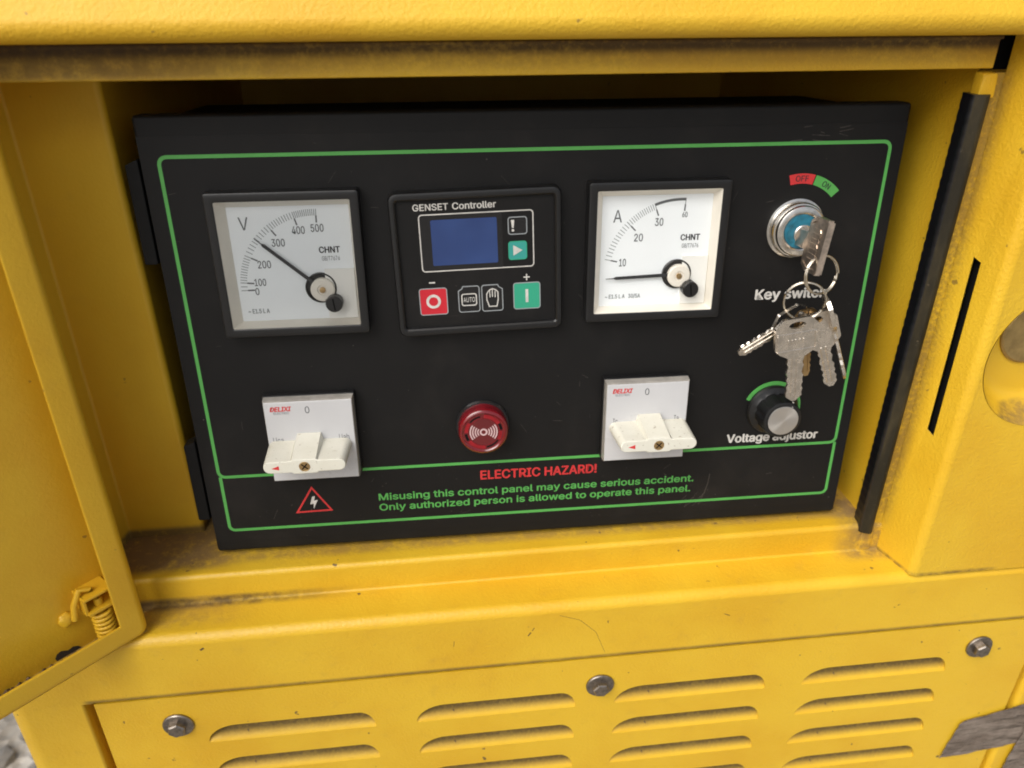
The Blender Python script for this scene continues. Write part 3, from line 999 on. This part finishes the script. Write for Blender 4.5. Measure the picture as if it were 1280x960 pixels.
    sc = finish('zero_screw', bm, 'black', m)
    bm = bmesh.new(); stroke(bm, [(cu + 21.6 - 0.4, ch - 22.6 + 3.4), (cu + 21.6 + 0.4, ch - 22.6 - 3.4)], 0.9, 9.28, 9.36)  # shade of the groove painted as a dark line on the head
    finish('screw_slot_shade', bm, 'shade', m, smooth=False)
    return m

cu, ch = -138.0, 190.6
meter('voltmeter', cu, ch, 4.2, 1.6, 4.0, 2.2, (-18.3, 14.5), dict(
    angs=[(0, 180.5), (100, 174.5), (200, 153.6), (300, 125.2), (400, 104.7), (500, 88.0)], minor=[2, 10, 10, 10, 12],
    num=[('0', -158.9, 174.8, 4.0, 2.0), ('100', -156.6, 180.0, 4.0, 6.2), ('200', -153.0, 190.1, 4.2, 7.0), ('300', -144.0, 202.0, 4.2, 7.0), ('400', -132.4, 208.6, 4.2, 6.8), ('500', -122.2, 209.5, 4.2, 6.8)],
    unit='V', upos=(-161.0, 209.4), uw=5.2, foot='~ E1.5 L A', footw=11.5), 'square voltmeter with white dial, needle between 200 and 300')
cu, ch = 67.0, 191.0
meter('ammeter', cu, ch, 4.3, 2.6, 4.0, 2.2, (-27.8, -16.0), dict(
    angs=[(10, 167.0), (20, 134.7), (30, 110.7), (60, 86.8)], minor=[12, 13, 1], thick=(110.7, 86.6),
    num=[('10', 49.1, 184.0, 4.4, 3.9), ('20', 57.7, 198.4, 4.4, 5.0), ('30', 69.2, 207.0, 4.4, 4.7), ('60', 83.9, 210.8, 3.0, 3.0)],
    unit='A', upos=(45.0, 207.4), uw=5.0, foot='~ E1.5 L A   30/5A', footw=21.0), 'square ammeter with white dial, needle resting at zero')
# short graduations at the low end of the ammeter
# ---- generator controller
TH = math.radians(1.3)
gc = bmesh.new()
loops = []
for hu, hh, d, r in ((47.4, 41.2, 0.0, 4.5), (47.3, 41.1, 6.2, 4.5), (46.6, 40.4, 7.6, 4.2), (45.4, 39.2, 8.0, 3.6), (44.4, 37.4, 7.8, 2.2), (43.6, 36.6, 7.0, 1.6), (43.4, 36.3, 5.0, 1.4)):
    loops.append([gc.verts.new((a, -d, b)) for a, b in rrect(-hu, hu, -hh, hh, r, 4)])
for a, b in zip(loops, loops[1:]):
    n = len(a)
    for k in range(n): gc.faces.new((a[k], a[(k + 1) % n], b[(k + 1) % n], b[k]))
ctl = finish('genset_controller', gc, 'black', cp)
ctl.location = (-34.8 * S, 0, 188.0 * S)
ctl.rotation_euler = (0, -TH, 0)
ctl['label'] = 'black controller module with small blue display and coloured buttons'
bm = bmesh.new(); poly(bm, rrect(-43.5, 43.5, -36.4, 36.4, 1.4, 3), 3.5, 5.0); finish('keypad', bm, 'film', ctl, smooth=False)
lettering('GENSET', -34.2, 30.6, 5.06, 'white', ctl, width=19.2, cap=3.5, bold=0.15)
lettering('Controller', -12.6, 30.6, 5.06, 'white', ctl, width=23.8, cap=3.6, bold=0.15)
bm = bmesh.new(); stroke(bm, rrect(-31.4, 31.5, -3.6, 28.2, 1.8), 0.6, 5.0, 5.1, True); finish('frame_line', bm, 'white', ctl, smooth=False)
bm = bmesh.new(); poly(bm, rrect(-30.8, 14.2, -3.0, 27.6, 1.2), 4.9, 5.04); finish('display_surround', bm, 'black_gloss', ctl, smooth=False)
bm = bmesh.new(); poly(bm, rrect(-25.2, 11.3, -0.4, 25.2, 0.8), 5.0, 5.12); finish('display', bm, 'lcd', ctl, smooth=False)
def button(u0, u1, h0, h1, mat, outline='white', notch=0):
    pts = rrect(u0, u1, h0, h1, 1.4, 4)
    if notch:
        s = 2.6
        cx = u0 if notch < 0 else u1
        pts = [p for p in pts if not (abs(p[0] - cx) < 1.8 and p[1] > h1 - 1.8)]
        ins = [(cx, h1 - s), (cx - notch * s * 0.8, h1 - s * 0.5), (cx - notch * s, h1)]
        k = 0 if notch > 0 else next(i for i, p in enumerate(pts) if p[0] < (u0 + u1) / 2)
        pts = pts[:k] + (ins if notch > 0 else ins[::-1]) + pts[k:]
    bm = bmesh.new(); poly(bm, pts, 4.8, 5.5)
    o = finish('button', bm, mat, ctl, smooth=False)
    if outline:
        bm = bmesh.new(); stroke(bm, pts, 0.55, 5.4, 5.56, True); finish('button_outline', bm, outline, ctl, smooth=False)
    return o
button(17.6, 27.9, 15.2, 24.7, 'black_gloss', 'ink_grey')
button(17.5, 27.5, 0.9, 11.0, 'btn_teal', 'btn_green')
button(-34.3, -18.8, -28.9, -13.4, 'btn_red', 'ink_grey')
button(19.5, 34.7, -28.6, -13.1, 'btn_green', 'ink_grey')
button(-12.2, -0.3, -28.5, -13.3, 'black_gloss', 'ink_grey', -1)
button(1.2, 13.0, -28.7, -13.2, 'black_gloss', 'ink_grey', 1)
def mark(name, fn, mat='white'):
    bm = bmesh.new(); fn(bm); return finish(name, bm, mat, ctl, smooth=False)
mark('exclamation_mark', lambda b: (poly(b, [(19.2, 23.2), (21.0, 23.2), (20.6, 18.8), (19.6, 18.8)], 5.5, 5.6), poly(b, arc(20.1, 17.4, 0.75, 0, 345, 10), 5.5, 5.6)))
mark('play_mark', lambda b: poly(b, [(20.0, 3.0), (20.0, 9.0), (25.2, 6.0)], 5.5, 5.6))
mark('stop_mark', lambda b: stroke(b, arc(-26.6, -21.1, 3.4, 0, 350, 28), 1.5, 5.5, 5.6, True))
mark('start_mark', lambda b: poly(b, [(26.3, -24.8), (27.9, -24.8), (27.9, -17.0), (26.3, -17.0)], 5.5, 5.6))
mark('minus_mark', lambda b: poly(b, [(-28.4, -10.5), (-25.0, -10.5), (-25.0, -9.7), (-28.4, -9.7)], 5.0, 5.1))
mark('plus_mark', lambda b: (poly(b, [(25.4, -10.3), (29.0, -10.3), (29.0, -9.6), (25.4, -9.6)], 5.0, 5.1), poly(b, [(26.85, -11.8), (27.55, -11.8), (27.55, -8.1), (26.85, -8.1)], 5.0, 5.12)))
mark('auto_mark', lambda b: (stroke(b, rrect(-10.4, -2.1, -24.6, -17.8, 1.2), 0.6, 5.5, 5.6, True), text_bm(b, 'AUTO', -6.25, -22.6, 5.55, cap=2.8, width=6.6, align='c')))
hand = [(3.9, -18.6), (3.9, -22.0), (5.2, -26.0), (9.6, -26.0), (10.4, -22.0), (10.4, -17.6), (9.6, -16.6), (8.7, -16.0), (7.4, -15.5), (6.0, -16.0), (4.8, -17.0)]
mark('hand_mark', lambda b: (stroke(b, hand, 0.6, 5.5, 5.6, True), stroke(b, [(5.7, -16.6), (5.8, -20.6)], 0.5, 5.5, 5.6), stroke(b, [(7.2, -16.0), (7.2, -20.4)], 0.5, 5.5, 5.6), stroke(b, [(8.8, -16.6), (8.7, -20.6)], 0.5, 5.5, 5.6)))

# ---- rotary selector switches
def selector(cu, ch, tl, tr, label, handle_u):
    body = one('selector_switch', 'black', cp, pbox, cu - 27, cu + 27, ch - 27.6, ch + 28.4, 0, 5.2, 1.2)
    body['label'] = label
    bm = bmesh.new()
    lo = [(26.2, -27.0, 27.6, 5.0), (25.9, -26.8, 27.0, 9.4), (25.6, -26.6, 26.6, 10.2)]
    vs = [[bm.verts.new((cu + sx * hu, -d, ch + (h1 if sy > 0 else h0))) for sx, sy in ((-1, -1), (1, -1), (1, 1), (-1, 1))] for hu, h0, h1, d in lo]
    for a, b in zip(vs, vs[1:]):
        for k in range(4): bm.faces.new((a[k], a[(k + 1) % 4], b[(k + 1) % 4], b[k]))
    bm.faces.new(vs[-1])
    finish('clear_cover', bm, 'clear', body, smooth=False)
    one('label_plate', 'plate', body, pbox, cu - 25.5, cu + 25.5, ch - 26.5, ch + 26.3, 9.8, 10.5, 0.25, 1)
    lettering('DELIXI', cu - 22.0, ch + 20.6, 10.56, 'red', body, width=12.2, cap=2.8, bold=0.3, shear=0.25)
    lettering('ELECTRIC', cu - 20.2, ch + 18.6, 10.56, 'ink_grey', body, width=9.0, cap=1.4, bold=0.1)
    lettering('0', cu - 0.6, ch + 18.6, 10.56, 'ink_mid', body, align='c', cap=4.4, width=2.6)
    lettering(tl, cu - 19.6, ch - 0.6, 10.56, 'ink_mid', body, align='c', cap=4.0, width=3.0 if len(tl) < 3 else 6.0)
    lettering(tr, cu + 19.2, ch - 0.4, 10.56, 'ink_mid', body, align='c', cap=4.0, width=3.0 if len(tr) < 3 else 6.0)
    # handle: long grip with a thicker hub across its middle, tapering to the front
    hu, hc, DFR = handle_u, ch - 3.0, 36.0
    bm = bmesh.new()
    def sec(d, L, hh, hubw, hubh):
        pts = []
        r = hh
        for k in range(9):
            a = math.radians(90 + 180 * k / 8); pts.append((hu - L + r + r * math.cos(a), hc + r * math.sin(a)))
        pts += [(hu - hubw - 1.2, hc - hh - 0.05), (hu - hubw, hc - hubh), (hu + hubw, hc - hubh), (hu + hubw + 1.2, hc - hh - 0.05)]
        for k in range(9):
            a = math.radians(-90 + 180 * k / 8); pts.append((hu + L - r + r * math.cos(a), hc + r * math.sin(a)))
        pts += [(hu + hubw + 1.2, hc + hh + 0.05), (hu + hubw, hc + hubh), (hu - hubw, hc + hubh), (hu - hubw - 1.2, hc + hh + 0.05)]
        return [bm.verts.new((u, -d, h)) for u, h in pts]
    secs = [sec(10.4, 24.6, 4.0, 6.9, 8.6), sec(12.5, 24.6, 4.0, 6.9, 8.6), sec(34.6, 23.4, 3.9, 6.7, 4.9), sec(35.6, 23.1, 3.6, 6.5, 4.6), sec(36.0, 22.5, 3.0, 6.2, 4.0)]
    for a, b in zip(secs, secs[1:]):
        n = len(a)
        for k in range(n): bm.faces.new((a[k], a[(k + 1) % n], b[(k + 1) % n], b[k]))
    bm.faces.new(secs[-1]); bm.faces.new(secs[0][::-1])
    hd = finish('handle', bm, 'ivory', body, angle=35)
    bm = bmesh.new(); lathe(bm, [(3.2, 36.02), (2.9, 36.12), (2.5, 35.9), (0, 35.95)], hu, hc, 24)
    finish('screw', bm, 'brass', body)
    bm = bmesh.new(); stroke(bm, [(hu - 1.7, hc + 1.5), (hu + 1.7, hc - 1.5)], 0.7, 36.0, 36.1); stroke(bm, [(hu - 1.5, hc - 1.7), (hu + 1.5, hc + 1.7)], 0.7, 36.0, 36.12)  # crossed dark lines painted for the shade in the screw recess
    finish('screw_slot_shade', bm, 'shade', body, smooth=False)
    bm = bmesh.new(); poly(bm, [(hu - 18.6, hc - 0.3), (hu - 14.4, hc + 1.3), (hu - 14.4, hc - 1.5)], 36.0, 36.08)
    finish('pointer_mark', bm, 'red', body, smooth=False)
    return body
selector(-137.8, 83.6, 'Uca', 'Uab', 'white selector switch with ivory handle beside the warning triangle', -139.0)
selector(67.0, 84.2, 'Ic', 'Ia', 'white selector switch with ivory handle below the ammeter', 68.4)

# ---- red buzzer lamp
bu, bh = -34.6, 83.5
bz = one('alarm_buzzer', 'black_gloss', cp, lathe, [(17.0, 0.1), (17.0, 2.0), (16.2, 3.0), (15.0, 3.2)], bu, bh, 48)
bz['label'] = 'round red alarm buzzer with pale sound wave marks'
one('lens', 'red_lens', bz, lathe, [(15.4, 3.0), (15.4, 9.5), (15.0, 10.8), (14.2, 11.6), (13.2, 11.9), (12.6, 11.2), (12.0, 11.0), (0, 11.0)], bu, bh, 56)
bm = bmesh.new()
stroke(bm, arc(bu, bh, 10.6, 100, 140, 10), 1.1, 11.0, 11.05); stroke(bm, arc(bu, bh, 10.6, 280, 325, 10), 1.1, 11.0, 11.05)
stroke(bm, arc(bu, bh, 10.9, 5, 28, 8), 1.7, 11.0, 11.05); stroke(bm, arc(bu, bh, 10.9, 185, 210, 8), 1.7, 11.0, 11.05)  # dark arcs painted for the shade inside the sound openings
finish('sound_slot_shade', bm, 'shade', bz, smooth=False)
bm = bmesh.new()
for a0, a1, r in ((30, 88, 10.6), (145, 180, 10.6), (215, 275, 10.6), (330, 360, 10.6)):
    stroke(bm, arc(bu, bh, r, a0, a1, 12), 2.2, 11.0, 11.3)
finish('lens_rib', bm, 'red_deep', bz, smooth=False)
bm = bmesh.new(); poly(bm, arc(bu, bh, 8.8, 0, 352, 40), 11.0, 11.2)
finish('centre_disc', bm, 'red_dark', bz, smooth=False)
bm = bmesh.new()
stroke(bm, arc(bu, bh, 1.9, 0, 345, 24), 1.0, 11.2, 11.3, True)
for r in (3.6, 5.1, 6.7, 8.2):
    stroke(bm, arc(bu, bh, r, -36, 36, 12), 0.75, 11.2, 11.3); stroke(bm, arc(bu, bh, r, 144, 216, 12), 0.75, 11.2, 11.3)
finish('sound_wave_mark', bm, 'wave', bz, smooth=False)

# ---- key switch
ku, kh = 150.6, 200.8
def sector(name, a0, a1, mat, txt, rot):
    pts = arc(ku + 0.4, kh - 0.3, 31.4, a0, a1, 10) + arc(ku + 0.4, kh - 0.3, 25.8, a1, a0, 10)
    bm = bmesh.new(); poly(bm, pts, 0.2, 0.34); finish(name, bm, mat, pd, smooth=False)
    am = math.radians((a0 + a1) / 2)
    lettering(txt, ku + 0.4 + 27.0 * math.cos(am), kh - 0.3 + 27.0 * math.sin(am), 0.36, 'ink', pd, align='c', cap=3.2, width=len(txt) * 2.5, rot=rot, bold=0.1)
sector('off_mark', 104.5, 75.8, 'red', 'OFF', 0)
sector('on_mark', 74.6, 43.0, 'green', 'ON', -31)
ks = one('key_switch', 'chrome', cp, lathe, [(17.2, 0.2), (17.2, 1.6), (15.9, 2.0), (15.9, 5.8), (15.3, 6.6), (14.6, 6.8), (14.6, 8.4), (14.2, 9.4), (13.2, 10.0), (11.0, 10.2), (10.2, 9.6), (10.0, 8.6), (0, 8.6)], ku, kh, 56)
ks['label'] = 'round chrome key switch with teal centre'
bm = bmesh.new(); lathe(bm, [(9.9, 8.5), (9.9, 9.1), (9.4, 9.4), (0, 9.4)], ku, kh, 40); finish('teal_insert', bm, 'teal', ks)
bm = bmesh.new(); lathe(bm, [(5.4, 9.3), (5.4, 10.0), (4.8, 10.4), (0, 10.4)], ku + 1.0, kh - 1.5, 30); finish('key_plug', bm, 'chrome', ks)
bm = bmesh.new(); stroke(bm, arc(ku, kh, 7.8, 120, 230, 14), 1.2, 9.4, 9.9); finish('insert_rib', bm, 'teal', ks, smooth=False)

# ---- voltage knob with its green arc
vu, vh = 152.6, 83.6
pts = arc(vu, vh, 19.2, 158, -8, 26) + arc(vu, vh, 15.0, -8, 158, 26)
bm = bmesh.new(); poly(bm, pts, 0.2, 0.34); finish('dial_arc', bm, 'green', pd, smooth=False)
kn = one('voltage_knob', 'black', cp, lathe, [(16.6, 0.4), (16.8, 2.2), (16.0, 3.6), (14.0, 4.4), (13.0, 5.2), (12.6, 15.5), (11.9, 17.2), (10.4, 17.8), (0, 17.8)], vu, vh, 96,
         fold=lambda a, d: 1 - (0.075 * max(0, math.sin(a * 9)) ** 2 if 5 < d < 16.5 else 0))
kn['label'] = 'black fluted knob with a spun silver cap'
one('cap', 'spun', kn, lathe, [(9.8, 17.6), (9.7, 18.3), (9.2, 18.5), (0, 18.5)], vu, vh, 48)
a_ = math.radians(62)
bm = bmesh.new()
for r0, d0, r1, d1 in ((16.2, 3.4, 13.2, 5.0), (13.2, 5.0, 12.8, 15.4), (12.8, 15.4, 10.0, 18.0)):
    t_ = Vector((-math.sin(a_), math.cos(a_))) * 0.55
    c0, c1 = Vector((vu + (r0 + .15) * math.cos(a_), vh + (r0 + .15) * math.sin(a_))), Vector((vu + (r1 + .15) * math.cos(a_), vh + (r1 + .15) * math.sin(a_)))
    q = [bm.verts.new((p.x, -d - 0.1, p.y)) for p, d in ((c0 + t_, d0), (c0 - t_, d0), (c1 - t_, d1), (c1 + t_, d1))]
    bm.faces.new(q)
finish('marker_line', bm, 'white', kn, smooth=False)

# ------------------------------------------------------------------ keys (things of their own, hanging from the switch)
CPM = cp.matrix_world.copy()
def place(o, u, h, d, rot=(0, 0, 0)):
    o.matrix_world = CPM @ Matrix.Translation((u * S, -d * S, h * S)) @ Matrix.Rotation(rot[2], 4, 'Z') @ Matrix.Rotation(rot[0], 4, 'X') @ Matrix.Rotation(rot[1], 4, 'Y')
    return o

# key in the lock: bow stands out from the switch, edge towards the room
bm = bmesh.new()
bow = [(-10, 9.5), (-13.2, 16), (-13.0, 26), (-10.5, 28.0), (10.5, 28.0), (13.0, 26), (13.2, 16), (10, 9.5)]     # (along the panel, out from it)
bow = [(a, b) for a, b in fillet([(0, 9.5)] + [(p[0], p[1]) for p in bow[4:][::-1]] + [(p[0], p[1]) for p in bow[:4][::-1]] + [(0, 9.5)], 2.2, 3)][:-1]
def extr(bm, pts, x0, x1, mp):
    a = [bm.verts.new(mp(x0, *p)) for p in pts]; b = [bm.verts.new(mp(x1, *p)) for p in pts]
    n = len(pts)
    bm.faces.new(a[::-1]); bm.faces.new(b)
    for i in range(n): bm.faces.new((a[i], a[(i + 1) % n], b[(i + 1) % n], b[i]))
mp = lambda x, a, b: (x, -b, a)
extr(bm, bow, -0.9, 0.9, mp)
extr(bm, [(-12.6, 25.6), (12.6, 25.6), (12.6, 28.3), (-12.6, 28.3)], -1.8, 1.8, mp)
for sgn in (1, -1): extr(bm, [(sgn * 10.8, 11), (sgn * 13.4, 16), (sgn * 13.4, 27), (sgn * 11.4, 27), (sgn * 11.4, 16), (sgn * 9.3, 11.5)][::sgn], -1.6, 1.6, mp)
extr(bm, [(-4.2, -9), (4.2, -9), (4.2, 10), (-4.2, 10)], -1.0, 1.0, mp)
for i in range(7):
    a0_ = -8.5 + i * 2.5
    for x0_ in (-1.25, 0.85): extr(bm, [(a0_, 15 + (i % 2) * 1.2), (a0_ + 1.5, 14.4), (a0_ + 1.3, 21 + (i % 3)), (a0_ - 0.2, 22)], x0_, x0_ + 0.4, mp)
k0 = finish('key', bm, 'worn_key', angle=25)
place(k0, ku - 1.6, kh - 2.6, 10.6, (0, math.radians(7), math.radians(2)))
k0.scale = (1.0, 1.05, 1.12)
tag(k0, 'worn metal key turned in the chrome key switch', 'key')

def ring(name, r, w, u, h, d, rot, label):
    bm = bmesh.new()
    pts = []
    for turn in range(2):
        for k in range(40):
            a = 2 * PI * (k + 40 * turn) / 40
            pts.append(Vector((r * math.cos(a), (turn + k / 40.0 - 1.0) * w * 1.7, r * math.sin(a))))
    tube(bm, pts, w, 8)
    o = finish(name, bm, 'wire', angle=60)
    place(o, u, h, d, rot)
    tag(o, label, 'key ring')
    return o
ring('key_ring', 10.6, 0.62, 152.9, 182.6, 35.2, (math.radians(-8), 0, math.radians(14)), 'small split ring looped through the key in the switch')
ring('key_ring', 11.2, 0.62, 145.9, 167.6, 34.6, (math.radians(5), 0, math.radians(-16)), 'lower split ring carrying the bunch of loose keys')

def key_mesh(bow_w, bow_h, blade_l, blade_w, style):
    """flat key hanging from its hole at the origin, blade towards -z, 2 mm thick"""
    bm = bmesh.new()
    m2 = lambda y, x, z: (x, y, z)
    w = bow_w / 2
    ch_ = bow_h * 0.22
    shape = fillet([(0, 3.0), (-w + ch_, 3.0), (-w, 3.0 - ch_), (-w, 3 - bow_h + 3), (-w + 3, 3 - bow_h), (-blade_w / 2, 3 - bow_h - 2.5), (0, 3 - bow_h - 2.5)], [0, 2, 2, 2, 1.5, 0.5, 0], 3)
    pts = shape[:-1] + [(-x, z) for x, z in shape[::-1]][:-1]
    es = []
    loops = []
    for y in (-1.1, 1.1):
        outer = [bm.verts.new((x, y, z)) for x, z in pts]
        inner = [bm.verts.new((2.6 * math.cos(2 * PI * k / 14) * (2.0 if style == 'a' else 1), y, -1.0 + 2.0 * math.sin(2 * PI * k / 14))) for k in range(14)]
        loops.append((outer, inner))
        ed = [bm.edges.new((l[i], l[(i + 1) % len(l)])) for l in (outer, inner) for i in range(len(l))]
        bmesh.ops.triangle_fill(bm, use_beauty=True, edges=ed)
    for j in (0, 1):
        a, b = loops[0][j], loops[1][j]
        for i in range(len(a)): bm.faces.new((a[i], a[(i + 1) % len(a)], b[(i + 1) % len(b)], b[i]))
    # raised rim and pressed panel on the bow
    if style == 'a':
        zt, zb_ = -5.2, 3 - bow_h + 1.6
        for x0, x1, z0, z1 in ((-w + 1.0, w - 1.0, zt - 0.9, zt), (-w + 1.0, w - 1.0, zb_, zb_ + 0.8), (-w + 1, -w + 1.9, zb_ + 0.8, zt - 0.9), (w - 1.9, w - 1, zb_ + 0.8, zt - 0.9)):
            box(bm, x0, x1, -1.7, -1.0, z0, z1, 0.2, 1)
        for i in range(5):
            box(bm, -5.6 + i * 2.3, -4.2 + i * 2.3, -1.5, -1.0, (zt + zb_) / 2 - 1.6, (zt + zb_) / 2 + 1.6, 0.25, 1)
    # blade with teeth on both sides and a milled groove between two ridges
    z0 = 3 - bow_h - 2.0
    left, right = [], []
    n = 12
    for i in range(n + 1):
        z = z0 - (blade_l - 3) * i / n
        dl = (0.0, 0.9, 0.3, 1.3, 0.6, 0.2, 1.1, 0.4, 1.5, 0.5, 1.0, 0.3, 0.6)[i % 13]
        dr = (0.0, 0.5, 1.2, 0.3, 0.9, 1.4, 0.2, 0.8, 0.4, 1.2, 0.3, 0.9, 0.6)[i % 13]
        left.append((-blade_w / 2 + dl, z)); right.append((blade_w / 2 - dr, z))
    tipz = z0 - blade_l
    pts = left + [(-1.2, tipz), (1.2, tipz)] + right[::-1]
    a = [bm.verts.new((x, -0.75, z)) for x, z in pts]; b = [bm.verts.new((x, 0.75, z)) for x, z in pts]
    bm.faces.new(a); bm.faces.new(b[::-1])
    for i in range(len(pts)): bm.faces.new((a[i], a[(i + 1) % len(pts)], b[(i + 1) % len(pts)], b[i]))
    for x in (-1.7, 1.1): box(bm, x - 0.5, x + 0.5, -1.2, -0.7, tipz + 3, z0 + 1, 0.15, 1)
    return bm

def hang(style, bw, bh_, bl, bld, hole, tip, d, yaw, label, mat='nickel', pitch=0.0):
    o = finish('key', key_mesh(bw, bh_, bl, bld, style), mat, angle=25)
    dx, dz = tip[0] - hole[0], tip[1] - hole[1]
    ang = math.atan2(-dx, -dz)
    o.matrix_world = CPM @ Matrix.Translation((hole[0] * S, -d * S, hole[1] * S)) @ Matrix.Rotation(ang, 4, 'Y') @ Matrix.Rotation(yaw, 4, 'Z') @ Matrix.Rotation(pitch, 4, 'X')
    tag(o, label, 'key')
    return o
hang('a', 26.0, 21.0, 28.5, 11.0, (141.6, 156.0), (146.2, 109.0), 38.0, 0.08, 'key with a square embossed bow hanging straight down from the lower ring')
hang('b', 19.0, 19.0, 24.0, 8.0, (148.0, 158.5), (113.0, 137.0), 32.0, 0.25, 'key with its toothed blade pointing sideways towards the ammeter')
hang('b', 21.0, 21.0, 26.0, 8.6, (155.8, 157.0), (172.6, 110.0), 33.0, -0.15, 'key with a smooth bow and rounded tip hanging behind the embossed key')
hang('b', 18.0, 18.0, 34.0, 7.5, (159.8, 166.0), (178.2, 119.0), 33.5, 1.32, 'thin key seen edge on, hanging beside the border line', 'nickel')
hang('b', 15.0, 16.0, 24.0, 6.2, (152.5, 157.0), (157.6, 117.0), 27.0, 0.1, 'small brassy key half hidden behind the other keys', 'brass')

# ------------------------------------------------------------------ torn tape across the lower right seam
def tape(name, pts_l, pts_r, n_across, off, label):
    """strip between two edge polylines lying on the front of the cabinet, wrinkled"""
    bm = bmesh.new()
    rows = []
    n = 40
    def samp(P, f):
        x = f * (len(P) - 1); i = min(int(x), len(P) - 2); g_ = x - i
        return Vector(P[i]).lerp(Vector(P[i + 1]), g_)
    for i in range(n + 1):
        f = i / n
        a, b = samp(pts_l, f), samp(pts_r, f)
        row = []
        for j in range(n_across + 1):
            p = a.lerp(b, j / n_across)
            q = Vector((p.x * 0.045, p.y * 0.09, 3.3))
            hgt = off + 1.1 * abs(noise.noise(q)) + 0.5 * noise.noise(q * 3.1)
            row.append(bm.verts.new((p.x, YF - max(0.25, hgt), p.y)))
        rows.append(row)
    for a, b in zip(rows, rows[1:]):
        for j in range(n_across): bm.faces.new((a[j], a[j + 1], b[j + 1], b[j]))
    o = finish(name, bm, 'tape', angle=70)
    if o.data.polygons[0].normal.y > 0: o.data.flip_normals()
    solidify(o, 0.15, -1)
    tag(o, label, 'tape')
    return o
tape('tape_strip', [(326, -181), (329, -178.5), (345, -174), (362, -169), (380, -163.5), (430, -152)], [(319.5, -220), (322, -219), (345, -217.5), (366, -214), (390, -210), (440, -201)], 18, 0.7,
     'torn grey brown tape strip stuck across the edge of the louvred panel')
tape('tape_strip', [(384, -180), (383, -200), (380, -225), (378, -262), (376, -300)], [(434, -178), (433, -200), (431, -225), (428, -262), (425, -300)], 18, 1.9,
     'wrinkled grey brown tape piece hanging down beside the louvred panel')
